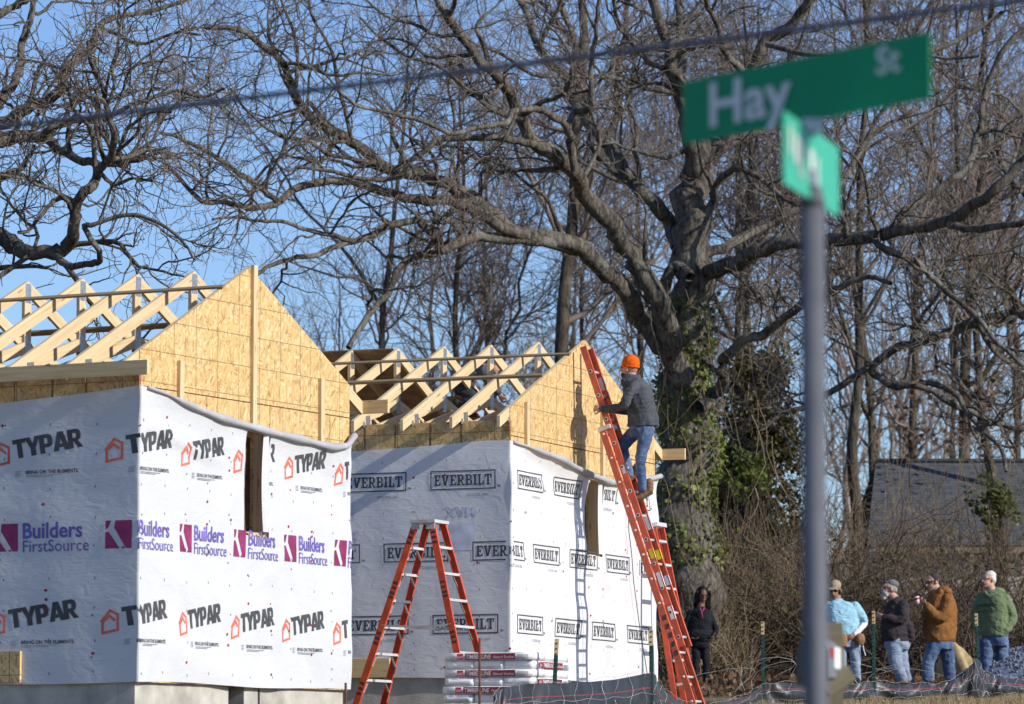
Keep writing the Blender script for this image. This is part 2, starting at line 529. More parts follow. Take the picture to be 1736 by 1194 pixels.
# ------------------------------------------------------------------ the two houses under construction
class House:
    def __init__(s, O, eu, w, L, zb, zs, heel, rise, spacing, nt, label, mat_wrap, tops, opening, seed):
        s.O = Vector((O[0], O[1], 0)); s.eu = Vector((eu[0], eu[1], 0)).normalized()
        s.ea = Vector((-s.eu.y, s.eu.x, 0))
        s.w, s.L, s.zb, s.zs, s.heel, s.rise = w, L, zb, zs, heel, rise
        s.zr0 = zs + heel                       # top of the rake above the wall line
        s.zp = s.zr0 + rise
        s.slope = rise / (w / 2)
        s.spacing, s.nt, s.wrap_mat, s.tops, s.op = spacing, nt, mat_wrap, tops, opening
        s.r = np.random.default_rng(seed)
        s.lk = 1.0
        s.root = thing('unfinished_house', s.P(0, 0, gz(*s.P(0, 0, 0).xy)), label, 'house', 'small houses under construction')
        k = s.r.uniform(-1, 1, (14, 5))
        s.waves = [(2.0 + 5 * abs(a), 1.5 + 5 * abs(b), 6.28 * c, .0068 * (.4 + abs(d))) for a, b, c, d, e in k]
    def P(s, u, a, z):
        return s.O + s.eu * u + s.ea * a + Vector((0, 0, z))
    def disp(s, q, z):
        d = .014
        for kx, kz, ph, am in s.waves:
            d += am * math.sin(kx * q + kz * z + ph) * math.cos(kz * .7 * z - kx * .5 * q + ph * 2)
        if q < 0: d = .014 + (d - .014) * .4
        t = s.top(q) - z                        # the slack top edge hangs clear of the wall
        if q > .05:
            d += .06 * math.exp(-max(t, 0) / .12) * min(1, q / .35)
            d += .040 * math.exp(-((t - .34 - .05 * q) / .07) ** 2) * max(0, 1 - abs(q - .8) / 1.0)
            # tension creases running down from the fastenings
            for ang, ph, fr in ((.9, .3, 1.3), (-.7, 1.9, 1.1), (.35, 4.0, .8)):
                w = math.sin((q * math.sin(ang) + z * math.cos(ang)) * 3.2 * fr + ph + .6 * math.sin(q * 1.7 + ph))
                d += .006 * max(0, 1 - abs(w) / .30) * (.5 + .5 * math.sin(q * 2.3 + z * 1.9 + ph))
        return max(d, .004)
    def top(s, q):
        xs, ys = zip(*s.tops)
        return s.zs + float(np.interp(q, xs, ys))
    def on_wrap(s, q, z, lift=0.0):
        d = s.disp(q, z) + lift
        if q >= 0:
            return s.P(q - d * max(0, 1 - q / .06), -d, z)
        return s.P(-d, -q * s.lk - d * max(0, 1 + q / .06), z)
    # ---- pieces
    def wrap(s):
        o0, o1, z0, z1 = s.op
        S = np.unique(np.round(np.concatenate([np.linspace(-s.L, -.08, 56), np.linspace(-.06, .06, 7), np.linspace(.08, s.w + .02, 88), [o0, o1]]), 4))
        T = np.linspace(0, 1, 56)
        def zed(q, t):
            return s.zb + .012 * math.sin(q * 2.1) + t * (s.top(q) - s.zb - .012 * math.sin(q * 2.1))
        V, F = [], []
        n = len(T)
        for q in S:
            for t in T:
                V.append(s.on_wrap(q, zed(q, t)))
        for i in range(len(S) - 1):
            for j in range(n - 1):
                qm = (S[i] + S[i + 1]) / 2; zm = zed(qm, (T[j] + T[j + 1]) / 2)
                if o0 < qm < o1 and z0 < zm < z1:
                    continue
                F.append((i * n + j, i * n + j + 1, (i + 1) * n + j + 1, (i + 1) * n + j)[::-1])
        s.wr = np_mesh('house_wrap', V, F, s.wrap_mat, s.root, True)
        # rolled top edge
        mb = MB()
        qs = [q for q in np.linspace(.06, s.w, 60)]
        pts = [s.on_wrap(q, s.top(q) - .005, .012) for q in qs]
        rad = [.012 + .026 * min(1, q / 1.2) + .006 * math.sin(q * 9 + 1) for q in qs]
        mb.tube(pts, rad, 9)
        mb.build('rolled_edge', MT['wrap_roll_shade'], s.wr, True)
        # flap folded back beside the opening
        mb = MB()
        k = 14
        for j in range(k):
            za, zc = z0 + .04 + (z1 - z0 - .05) * j / k, z0 + .04 + (z1 - z0 - .05) * (j + 1) / k
            f = lambda z, e: s.P(o1 - .13 * e - .04 * math.sin((z - z0) * 3) * e, -.014 - .05 * math.sin(e * 2.6), z)
            for e in range(4):
                mb.poly([f(za, e / 4), f(za, (e + 1) / 4), f(zc, (e + 1) / 4), f(zc, e / 4)])
        mb.build('wrap_flap', s.wrap_mat, s.wr, True)
    def caps(s, n, ink):
        mb = MB()
        for _ in range(n):
            q = s.r.uniform(-2.6, s.w - .05)
            q = round(q / .4064) * .4064 + s.r.normal(0, .015)
            z = s.zb + .08 + s.r.uniform(0, 1) ** 1.1 * (s.top(q) - s.zb - .12)
            if s.op[0] - .05 < q < s.op[1] + .05 and s.op[2] - .05 < z < s.op[3] + .05: continue
            R = .0145 if s.r.uniform() < .6 else .009
            pts = [s.on_wrap(q + R * math.cos(a), z + R * math.sin(a), .006) for a in np.linspace(0, 2 * math.pi, 8, endpoint=False)]
            mb.poly(pts if q >= 0 else pts)
            mb.poly(pts[::-1])
        o = mb.build('cap_nails', ink, s.wr)
        o['kind'] = 'stuff'
    def panel(s, name, outline, face, thick=.011, parent=None, mat=None):
        """flat sheet in a wall plane: outline of (h, z), face 'right' (h = u) or 'left' (h = a)"""
        mb = MB()
        f0 = (lambda h, z: s.P(h, 0, z)) if face == 'right' else (lambda h, z: s.P(0, h, z))
        out = -s.ea if face == 'right' else -s.eu
        if face == 'left': outline = outline[::-1]
        A = [f0(h, z) for h, z in outline]
        B = [p - out * thick for p in A]
        j = s.r.uniform(0, 3)
        uv = [(h, z - s.zs + .1) for h, z in outline]
        mb.poly(A, uv); mb.poly(B[::-1], uv[::-1])
        n = len(A)
        for i in range(n):
            k = (i + 1) % n
            mb.poly([A[i], B[i], B[k], A[k]], [uv[i], uv[i], uv[k], uv[k]])
        return mb.build(name, mat or MT['osb'], parent or s.root)
    def sheathing(s, lower=True):
        g = .002
        o0, o1, z0, z1 = s.op
        # gable end: wall sheets, cut round the opening
        h = 0.0
        cuts = [0, 1.22, 2.44, 3.66, s.w]
        cuts = [c for c in cuts if c < s.w - .2] + [s.w]
        lo = s.zb if lower else s.zs - .75
        for a, b in zip(cuts[:-1], cuts[1:]):
            a, b = a + g, b - g
            if o1 <= a or o0 >= b or not lower and z1 < lo:
                s.panel('osb_panel', rc(a, lo, b, s.zs - g), 'right')
            else:
                c0, c1 = max(a, o0), min(b, o1)
                if c0 > a: s.panel('osb_panel', rc(a, lo, c0, s.zs - g), 'right')
                if c1 < b: s.panel('osb_panel', rc(c1, lo, b, s.zs - g), 'right')
                if s.zs - g - z1 > .03: s.panel('osb_panel', rc(c0, z1, c1, s.zs - g), 'right')
                if z0 > lo: s.panel('osb_panel', rc(c0, lo, c1, z0), 'right')
        # gable triangle
        rk = lambda u: s.zr0 + s.slope * min(u, s.w - u)
        c = s.w / 2
        for a, b in ((0, c - 1.22), (c - 1.22, c), (c, c + 1.22), (c + 1.22, s.w)):
            a, b = a + (g if a else -.012), b - (g if b < s.w else 0)
            s.panel('osb_panel', [(a, s.zs + g), (b, s.zs + g), (b, rk(b) - .004), (a, rk(max(a, 0)) - .004)], 'right')
        # long side: wall sheets and the strip closing the truss heels
        ln = [.0, 1.0, 2.22, 3.44, s.L]
        for a, b in zip(ln[:-1], ln[1:]):
            s.panel('osb_panel', rc(a + g + .012, lo, b - g, s.zs - .001), 'left')
        ln = [.0, .62, 1.84, 3.06, s.L]
        for a, b in zip(ln[:-1], ln[1:]):
            s.panel('osb_panel', rc(a + g + .012, s.zs - .0005, b - g, s.zr0 - .15), 'left')
    def frame(s):
        """studs and plates of the four walls, far walls sheeted"""
        up = Vector((0, 0, 1))
        def stud(p0, p1, side, w=.089, t=.038, name='stud', mat='lumber'):
            MB().bar(p0, p1, w, t, side).build(name, MT[mat], s.root)
        zl, zh = s.zb + .03, s.zs - .08
        us = sorted([.06] + [.4064 * k for k in range(1, int(s.w / .4064) + 1)] + [s.op[0] - .02, s.op[1] + .02])
        for u in us:
            if s.op[0] < u < s.op[1]: continue
            stud(s.P(u, .058, zl), s.P(u, .058, zh), s.ea)
        for k in range(1, int(s.L / .4064)):
            stud(s.P(.058, .4064 * k, zl), s.P(.058, .4064 * k, zh), s.eu)
        for a in (0.058, s.L - .06):
            for dz in (.02, .06):
                stud(s.P(.02, a, s.zs - dz), s.P(s.w - .02, a, s.zs - dz), s.ea, .089, .036, 'top_plate')
        for u in (.058, s.w - .058):
            for dz in (.02, .06):
                stud(s.P(u, .11, s.zs - dz - .001), s.P(u, s.L - .11, s.zs - dz - .001), s.eu, .089, .036, 'top_plate')
        # far walls and floor deck
        mb = MB()
        mb.box(s.P(s.w - .012, .02, s.zb), s.ea * (s.L - .04), -s.eu * .011, up * (s.zs - s.zb)); mb.build('osb_panel', MT['osb'], s.root)
        mb = MB()
        mb.box(s.P(.02, s.L - .01, s.zb), s.eu * (s.w - .04), -s.ea * .011, up * (s.zs - s.zb)); mb.build('osb_panel', MT['osb'], s.root)
        mb = MB(); mb.box(s.P(.02, .02, s.zb + .002), s.ea * (s.L - .04), s.eu * (s.w - .04), up * .025); mb.build('floor_deck', MT['osb'], s.root)
        # boards lining the opening
        o0, o1, z0, z1 = s.op
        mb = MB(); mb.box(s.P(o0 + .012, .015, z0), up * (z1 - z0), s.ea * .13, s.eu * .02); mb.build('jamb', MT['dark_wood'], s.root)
        mb = MB(); mb.box(s.P(o1 - .030, .015, z0), up * (z1 - z0), s.ea * .13, s.eu * .02); mb.build('jamb', MT['lumber'], s.root)
        mb = MB(); mb.box(s.P(o0 + .034, .015, z0 + .002), s.eu * (o1 - o0 - .066), s.ea * .13, up * .03); mb.build('sill', MT['lumber'], s.root)
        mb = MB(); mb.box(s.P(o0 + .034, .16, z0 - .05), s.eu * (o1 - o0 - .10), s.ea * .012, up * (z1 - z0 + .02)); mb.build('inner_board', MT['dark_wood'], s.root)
    def trusses(s):
        up = Vector((0, 0, 1))
        T = .038
        c = s.w / 2
        W = .122
        apex_b = s.zp - .70
        for k in range(s.nt):
            a = s.spacing * k + (.03 if k == 0 else 0)
            sag = s.r.normal(0, .004)
            def top_at(u): return s.zr0 + s.slope * min(u, s.w - u) + sag
            wv = W / math.cos(math.atan(s.slope))
            mb = MB()
            for sgn in (0, 1):
                U = (lambda u: u) if sgn == 0 else (lambda u: s.w - u)
                e = -.30
                q = [(e, top_at(e) - wv), (c, top_at(c) - wv), (c, top_at(c)), (e, top_at(e))]
                A = [s.P(U(u), a - T / 2, z) for u, z in q]; B = [s.P(U(u), a + T / 2, z) for u, z in q]
                if sgn: A, B = B, A
                j = s.r.uniform(0, 9)
                uv = [(j, j), (j + 2.3, j), (j + 2.3, j + .1), (j, j + .1)]
                mb.poly(A, uv); mb.poly(B[::-1], uv[::-1])
                for i in range(4):
                    i2 = (i + 1) % 4
                    mb.poly([A[i], B[i], B[i2], A[i2]], [(j, j), (j, j + .04), (j + 2, j + .04), (j + 2, j)])
            tr = mb.build('roof_truss', MT['lumber'], s.root)
            def bar2(name, p, q, w=W, t=T * .99):
                MB().bar(s.P(p[0], a, p[1]), s.P(q[0], a, q[1]), w, t, up if abs(p[0] - q[0]) > .05 else s.eu).build(name, MT['lumber'], tr)
            bz = s.zs + .045
            bar2('bottom_chord', (.02, bz + .02), (c - .045, apex_b), W)
            bar2('bottom_chord', (s.w - .02, bz + .02), (c + .045, apex_b), W)
            bar2('king_post', (c, apex_b - .05), (c, top_at(c) - wv + .004), W, T * .97)
            for u in (.10, s.w - .10):
                bar2('heel_block', (u, s.zs + .01), (u, top_at(u) - wv + .002), .19, T * .95)
            # toothed metal plates on both faces of every joint
            def plate(u, z, w, h, ang=0):
                for sg in (-1, 1):
                    ca, sa = math.cos(ang), math.sin(ang)
                    d1 = (s.eu * ca + up * sa) * w; d2 = (-s.eu * sa + up * ca) * h
                    o = s.P(u, a + sg * (T / 2 + .0005), z) - d1 / 2 - d2 / 2
                    MB().box(o, d1, d2, s.ea * sg * .0016).build('gusset_plate', MT['steel'], tr)
            plate(c, top_at(c) - .13, .10, .20)
            plate(c, apex_b + .01, .11, .23)
            plate(.10, s.zs + .20, .12, .19, .15); plate(s.w - .10, s.zs + .20, .12, .19, -.15)
            plate(-.02, s.zs + .18, .05, .06)
    def board(s, name, p0, p1, w, t, side, mat='lumber'):
        return MB().bar(p0, p1, w, t, side).build(name, MT[mat], s.root)
    def slope_pt(s, u, a, lift):
        z = s.zr0 + s.slope * min(u, s.w - u)
        return s.P(u, a, z + lift)

up = Vector((0, 0, 1))
# left house
h1 = House((-3.572, 40.6), (.460, .888), 4.07, 5.2, 2.59, 5.43, .35, 1.02, .672, 8,
           'nearest unfinished house, at the left edge, wrapped in white sheet with maroon square logos',
           MT['wrap'],
           [(-5.2, -.32), (-1.5, -.13), (-.5, -.05), (0, 0), (.25, -.04), (.6, -.10), (1.3, -.20), (2.1, -.26), (3.0, -.31), (3.6, -.34), (3.9, -.30), (4.07, -.18)],
           (1.92, 2.39, 4.10, 5.13), 3)
h2 = House((-.015, 48.6), (.381, .925), 4.73, 5.2, 2.85, 5.61, .33, 1.0, .62, 9,
           'farther unfinished house behind the step ladder, white wrap printed with boxed black lettering',
           MT['wrap2'],
           [(-5.2, -.16), (-2.0, -.13), (-1.0, -.09), (-.3, -.05), (0, -.06), (.4, -.10), (1.4, -.19), (2.15, -.29), (2.9, -.34), (3.4, -.34), (4.3, -.22), (4.73, -.15)],
           (2.31, 2.83, 4.34, 5.24), 5)
h1.lk = 1.30
for h in (h1, h2):
    h.sheathing(h is h1); h.frame(); h.trusses(); h.wrap()
h1.caps(62, MT['red']); h2.caps(42, MT['red'])
def staples(h, face):
    """rows of staples along the studs"""
    mb = MB()
    for i in range(-6, 12):
        q = i * .4064 + .03
        if (face == 'left') != (q < 0) or q < -2.2 or q > h.w - .05: continue
        z = h.zb + .10
        while z < h.top(q) - .08:
            zz = z + h.r.normal(0, .012); qq = q + h.r.normal(0, .008)
            if not (h.op[0] - .03 < qq < h.op[1] + .03 and h.op[2] - .03 < zz < h.op[3] + .03):
                p = [h.on_wrap(qq + a, zz + b, .004) for a, b in ((-.003, -.012), (.003, -.012), (.003, .012), (-.003, .012))]
                mb.poly(p); mb.poly(p[::-1])
            z += .30
    o = mb.build('staples', MT['ink_black'], h.wr); o['kind'] = 'stuff'
for h_ in (h1, h2):
    staples(h_, 'left'); staples(h_, 'right')

# boards across the trusses, fascia boards and braces
def along(h, u, a0, a1, lift, w, t, name, mat):
    p0, p1 = h.slope_pt(u, a0, lift), h.slope_pt(u, a1, lift)
    sl = (h.slope_pt(.5, 0, 0) - h.slope_pt(.2, 0, 0)) if u < h.w / 2 else (h.slope_pt(h.w - .5, 0, 0) - h.slope_pt(h.w - .2, 0, 0))
    return h.board(name, p0, p1, w, t, sl, mat)
along(h1, 1.50, -.02, 4.9, .012, .064, .02, 'brace_board', 'lumber_grey')
along(h1, h1.w - 1.35, .06, 4.9, -.115, .075, .025, 'brace_board', 'lumber_grey')
along(h2, 1.82, -.02, 5.1, .012, .064, .02, 'brace_board', 'lumber_grey')
along(h2, 1.05, .02, 5.1, .014, .070, .03, 'brace_board', 'lumber_grey')
for h, us in ((h1, (-.32, h1.w + .32)), (h2, (h2.w + .32,))):
    for u in us:
        z = h.zr0 - .30 * h.slope - .062
        h.board('fascia_board', h.P(u, -.29, z), h.P(u, h.L, z), .14, .038, up, 'lumber_fascia')
# dark edge paint along the sheet joints
MT['edge_paint'] = plain('edge_paint', (.12, .03, .02), .8)
for h in (h1, h2):
    MB().box(h.P(.0, -.0015, h.zs - .006), h.eu * h.w, up * .011, h.ea * .001).build('sheet_edge', MT['edge_paint'], h.root)
    MB().box(h.P(-.0025, -.0025, h.zs + .002), up * (h.heel - .16), h.eu * .014, h.ea * .002).build('sheet_edge', MT['red'], h.root)
    for u in (1.22, 2.44, 3.66):
        MB().box(h.P(u - .004, -.0018, h.zs - .40), up * .39, h.eu * .008, h.ea * .001).build('sheet_edge', MT['edge_paint'], h.root)
    for a in (.62, 1.84, 1.0, 1.45, 2.22):
        MB().box(h.P(-.0018, a - .004, h.zs - .10), up * (h.heel - .06), h.ea * .008, h.eu * .001).build('sheet_edge', MT['edge_paint'], h.root)
# uprights nailed on the gable sheets
for h, L in ((h1, ((.70, .30, -.36), (2.085, 1.39, -.36), (3.45, .36, -.42))), (h2, ((.45, .42, -.20), (2.88, .55, -.42)))):
    for u, hi, lo in L:
        h.board('upright', h.P(u, -.021, h.top(u) - .035), h.P(u, -.021, h.zs + hi), .075, .038, h.eu, 'lumber')
# roof sheets already laid on the far slope of the farther house
for (ua, ub, a0, a1) in ((.02, 1.2, 2.55, 4.95), (1.205, 2.40, 2.10, 4.50)):
    mb = MB()
    p = h2.slope_pt(h2.w / 2 + ua, a0, .002); q = h2.slope_pt(h2.w / 2 + ub, a0, .002)
    mb.box(p, h2.ea * (a1 - a0), q - p, up * .012)
    mb.build('roof_sheet', MT['sheet_wood'], h2.root)
    mb = MB(); mb.box(p - h2.ea * .004, h2.ea * .0035, q - p, up * .012); mb.build('painted_edge', MT['red'], h2.root)

# foundations
def foundation(h, gaps):
    zt = h.zb + .02
    us = [.03]
    for a, b in gaps: us += [a, b]
    us.append(h.w - .03)
    for i in range(0, len(us), 2):
        MB().box(h.P(us[i], .05, gz(*h.P(0, 0, 0).xy) - .5), h.eu * (us[i + 1] - us[i]), h.ea * .19, up * (zt - gz(*h.P(0, 0, 0).xy) + .5)).build('foundation_wall', MT['concrete'], h.root)
    MB().box(h.P(.03, .243, gz(*h.P(0, 0, 0).xy) - .5), h.ea * (h.L - .25), h.eu * .19, up * (zt - gz(*h.P(0, 0, 0).xy) + .5)).build('foundation_wall', MT['concrete'], h.root)
    MB().box(h.P(h.w - .22, .243, gz(*h.P(0, 0, 0).xy) - .5), h.ea * (h.L - .25), h.eu * .19, up * (zt - gz(*h.P(0, 0, 0).xy) + .5)).build('foundation_wall', MT['concrete'], h.root)
foundation(h1, ((1.75, 2.05), (2.32, 2.36)))
foundation(h2, ((1.5, 1.75), (2.9, 3.1)))
h2.board('rim_board', h2.P(-.025, 1.50, h2.zb + .11), h2.P(-.025, 2.6, h2.zb + .11), .22, .03, up, 'lumber_fascia')
h1.board('rim_board', h1.P(-.028, 1.32, h1.zb + .16), h1.P(-.028, 2.2, h1.zb + .16), .30, .03, up, 'osb')

# print on the wraps
def wrap_print(h, name, q, z, layers):
    return print_on(name, layers, lambda x, y, l: h.on_wrap(q + x, z + y, l), h.wr)

def logo_house():
    """outlined house mark and the slanted block word beside it"""
    w = .024
    a = [(.0, .065), (.085, .165), (.165, .125), (.165, -.02), (.01, -.05), (.01, .055), (.083, .115), (.128, .075)]
    mark = [[(x * .86, y) for x, y in q] for q in xf(stroke(a, w), 0, -.03)]
    word, wd = block_text('TYPAR', BLOCK, .185, .97, .0)
    word = xf(word, .195, -.02, .155, .03)
    small, _ = text_polys('BRING ON THE ELEMENTS.', .047, .022, .84)
    lines = []
    for k in range(2): lines += [rc(.30, -.188 - k * .013, .62 - .08 * k, -.183 - k * .013)]
    for k in range(4): lines += [rc(.20, -.145 - k * .015, .255 - .008 * (k % 2), -.140 - k * .015)]
    return [(MT['ink_orange'], mark), (MT['ink_black'], word), (MT['ink_black'], xf(small, .295, -.17)), (MT['ink_grey'], lines)]
LH = logo_house()
def logo_builders():
    sq = [[(0, 0), (.15, 0), (.035, .16), (0, .16)], [(.215, 0), (.27, 0), (.27, .27), (.10, .27), (.09, .20)], [(0, .185), (.03, .2), (.06, .27), (0, .27)], [(.165,.0),(.205,.0),(.19,.025)]]
    t1, _ = text_polys('Builders', .21, .022, .79)
    t2, _ = text_polys('FirstSource', .165, .0, .79)
    sq = [[(x * .85, y) for x, y in q] for q in sq]
    return [(MT['ink_maroon'], sq), (MT['ink_purple'], xf(t1, .265, .125)), (MT['ink_purple'], xf(t2, .265, -.01))]
LB = logo_builders()
for k in range(-4, 4):
    q = .715 + k * 1.005
    for z, dq in ((4.79, .0), (3.14, -.02)):
        # a word that falls on the opening is cut by it
        if z > 4 and abs(q - 1.72) < .2:
            lay = [(MT['ink_orange'], LH[0][1]), (MT['ink_black'], [p for p in LH[1][1] if min(x for x, y in p) + q > 2.40 and max(x for x, y in p) + q < 2.75]), (MT['ink_black'], [p for p in LH[2][1] if min(x for x, y in p) + q > 2.40])]
            lay[0] = (MT['ink_orange'], [p for p in LH[0][1] if max(x for x, y in p) + q < 1.91])
        elif q + .95 > h1.w:
            lay = [(m, [p for p in ps if max(x for x, y in p) + q < h1.w + .01]) for m, ps in LH]
        else:
            lay = LH
        lay = [l for l in lay if l[1]]
        if z > 4 and abs(q - 1.72) < .2:
            wrap_print(h1, 'printed_logo', q + dq, z, lay[:1]); lay = lay[1:]
        wrap_print(h1, 'printed_logo', q + dq, z, lay)
    lay = LB if q + .95 < h1.w else [(m, [p for p in ps if max(x for x, y in p) + q < h1.w + .01]) for m, ps in LB]
    wrap_print(h1, 'printed_logo', q + .005, 3.87, [l for l in lay if l[1]])

def logo_boxed():
    word, wd = block_text('EVERBILT', SLAB, .125, .95, .055)
    H, pad = .125, .034
    fr = [rc(-pad - .014, -pad - .014, wd + pad + .014, -pad), rc(-pad - .014, H + pad, wd + pad + .014, H + pad + .014), rc(-pad - .014, -pad, -pad, H + pad), rc(wd + pad, -pad, wd + pad + .014, H + pad)]
    tm, _ = text_polys('TM', .035, .012)
    sm, sw = text_polys('ICC-ESESR-2865', .040, .006)
    return [(MT['ink_black'], word + fr + xf(tm, wd + .06, -.03)), (MT['ink_grey'], xf(sm, wd - sw - .05, -.125))], wd
LV, lvw = logo_boxed()
mx, mw = text_polys('MAX.', .17, .02)
for z, off in ((5.05, .17), (4.225, .70), (3.39, .20)):
    for k in range(-4, 4):
        q = off + k * (1.17 if k > 0 else 1.12)
        lay = LV
        if z == 4.225 and k == 1:
            pass
        if z == 5.05 and k == 2:
            lay = [(m, [p for p in ps if min(x for x, y in p) + q > 2.84]) for m, ps in LV]
        if z == 5.05 and k == 1:
            lay = [(m, [p for p in ps if max(x for x, y in p) + q < 2.30]) for m, ps in LV]
        if q + lvw > h2.w - .06:
            lay = [(m, [p for p in ps if max(x for x, y in p) + q < h2.w]) for m, ps in LV]
        lay = [l for l in lay if l[1]]
        if lay: wrap_print(h2, 'printed_logo', q, z, lay)
# print of the inner face showing faintly through
for q, z in ((-.42, 4.80), (-1.95, 5.17), (-1.9, 4.55)):
    wrap_print(h2, 'show_through_print', q, z, [(MT['ink_faint'], xf(mx, 0, 0, 0, 0, True) + [rc(-.36, -.50, -.02, -.19)])])
# ------------------------------------------------------------------ trees
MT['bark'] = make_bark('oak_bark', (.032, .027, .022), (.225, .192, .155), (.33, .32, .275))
MT['bark_dark'] = make_bark('dark_bark', (.03, .025, .02), (.15, .12, .09), (.20, .18, .15))  # darker bark for the cedars and the trees farther back
MT['twig'] = plain('oak_twigs', (.20, .158, .122), .9, .1, 0, .35, 1.5)
MT['twig_far'] = plain('far_twigs', (.20, .16, .132), .9, .1, 0, .3, .6)
MT['cane'] = plain('dry_canes', (.235, .175, .11), .9, .1, 0, .4, .9)
MT['cane_dark'] = plain('dark_stems', (.11, .082, .06), .9, .1, 0, .4, .9)
def make_leaf(name, a, b, trans=.35):
    m = Mat(name, .5, .35)
    n = m.noise(m.coord('Object'), 2.2, 4)
    col = m.ramp(n, [(.35, a), (.65, b)])
    m.col(col)
    tr = m.n('BsdfTranslucent'); m.l(col, tr.inputs[0])
    mx = m.n('MixShader'); mx.inputs[0].default_value = trans
    m.l(m.b.outputs[0], mx.inputs[1]); m.l(tr.outputs[0], mx.inputs[2])
    m.l(mx.outputs[0], m.t.nodes['Material Output'].inputs[0])
    return m.m
MT['ivy'] = make_leaf('ivy_leaves', (.07, .095, .02), (.26, .29, .06))
MT['privet'] = make_leaf('shrub_leaves', (.05, .07, .02), (.16, .17, .04))
MT['cedar'] = make_leaf('cedar_foliage', (.045, .042, .016), (.13, .105, .038), .3)
MT['dead_leaf'] = make_leaf('dead_leaves', (.09, .05, .025), (.20, .12, .055), .3)

def unit(a):
    return a / np.maximum(np.linalg.norm(a, axis=-1, keepdims=True), 1e-9)

def tubes(P, R, sides):
    """P (N,S,3), R (N,S) -> vertices, quad faces"""
    N, S, _ = P.shape
    T = np.empty_like(P)
    T[:, 1:-1] = P[:, 2:] - P[:, :-2]; T[:, 0] = P[:, 1] - P[:, 0]; T[:, -1] = P[:, -1] - P[:, -2]
    T = unit(T)
    mean = unit(P[:, -1] - P[:, 0])
    ref = np.where(np.abs(mean[:, 2:3]) < .8, np.array([[0, 0, 1.0]]), np.array([[.6, .8, 0]]))
    A = unit(np.cross(T, ref[:, None, :])); B = np.cross(T, A)
    an = np.arange(sides) * 2 * np.pi / sides
    V = P[:, :, None, :] + R[:, :, None, None] * (A[:, :, None, :] * np.cos(an)[None, None, :, None] + B[:, :, None, :] * np.sin(an)[None, None, :, None])
    idx = np.arange(N * S * sides).reshape(N, S, sides)
    nx = np.roll(idx, -1, axis=2)
    F = np.stack([idx[:, :-1], idx[:, 1:], nx[:, 1:], nx[:, :-1]], axis=-1).reshape(-1, 4)
    return V.reshape(-1, 3), F

class Bag:
    def __init__(s): s.V, s.F, s.n = [], [], 0
    def add(s, V, F):
        s.V.append(V); s.F.append(F + s.n); s.n += len(V)
    def build(s, name, mat, parent=None, smooth=True):
        return np_mesh(name, np.concatenate(s.V), np.concatenate(s.F), mat, parent, smooth)

def resample(P, R, m):
    """catmull-rom through control points -> m points"""
    P = np.asarray(P, float); R = np.asarray(R, float)
    n = len(P)
    Q = np.vstack([2 * P[0] - P[1], P, 2 * P[-1] - P[-2]])
    t = np.linspace(0, n - 1 - 1e-6, m)
    i = t.astype(int); f = (t - i)[:, None]
    p0, p1, p2, p3 = Q[i], Q[i + 1], Q[i + 2], Q[i + 3]
    out = .5 * (2 * p1 + (p2 - p0) * f + (2 * p0 - 5 * p1 + 4 * p2 - p3) * f ** 2 + (3 * p1 - p0 - 3 * p2 + p3) * f ** 3)
    return out, np.interp(t, np.arange(n), R)

def grow(r, parents, n, segs, lo, hi, kink, ang, grav, r0, r1, tmin=.15, len_by_r=0.0, rk=.62):
    """n child branches on parent polylines [(P,R),...]; returns (P (n,S,3), R (n,S))"""
    lens = np.array([np.linalg.norm(np.diff(p, axis=0), axis=1).sum() for p, _ in parents])
    wts = lens / lens.sum()
    pi = r.choice(len(parents), n, p=wts)
    t = tmin + (1 - tmin) * r.uniform(0, 1, n)
    S0 = np.empty((n, 3)); D0 = np.empty((n, 3)); RR = np.empty(n)
    mats = {}
    order = np.argsort(pi)
    for j in order:
        P, R = parents[pi[j]]
        x = t[j] * (len(P) - 1); i = min(int(x), len(P) - 2); f = x - i
        S0[j] = P[i] * (1 - f) + P[i + 1] * f
        D0[j] = P[i + 1] - P[i]
        RR[j] = R[i] * (1 - f) + R[i + 1] * f
    return _walk(r, S0, unit(D0), RR, n, segs, lo, hi, kink, ang, grav, r0, r1, rk)

def grow_arr(r, PP, RP, n, segs, lo, hi, kink, ang, grav, r0, r1, tmin=.15, rk=.7):
    """the same for parents in one array (N,S,3)"""
    N, S, _ = PP.shape
    pi = r.integers(0, N, n)
    x = (tmin + (1 - tmin) * r.uniform(0, 1, n)) * (S - 1)
    i = np.minimum(x.astype(int), S - 2); f = (x - i)[:, None]
    a, b = PP[pi, i], PP[pi, i + 1]
    return _walk(r, a * (1 - f) + b * f, unit(b - a), RP[pi, i], n, segs, lo, hi, kink, ang, grav, r0, r1, rk)

def _walk(r, S0, D, RR, n, segs, lo, hi, kink, ang, grav, r0, r1, rk):
    rand = unit(r.normal(size=(n, 3)))
    perp = unit(rand - D * (rand * D).sum(1, keepdims=True))
    an = np.radians(r.uniform(ang[0], ang[1], n))[:, None]
    d = unit(D * np.cos(an) + perp * np.sin(an))
    L = r.uniform(lo, hi, n)
    P = np.empty((n, segs + 1, 3)); P[:, 0] = S0
    step = (L / segs)[:, None]
    g = np.array([0, 0, grav])
    for k in range(segs):
        d = unit(d + r.normal(size=(n, 3)) * kink + g)
        P[:, k + 1] = P[:, k] + d * step * r.uniform(.7, 1.3, (n, 1))
    ra = np.minimum(RR * rk, r0 * r.uniform(.7, 1.3, n))
    tt = np.linspace(0, 1, segs + 1)[None]
    R = ra[:, None] * (1 - tt) + r1 * tt
    R = np.maximum(R, r1 * .8)
    return P, R

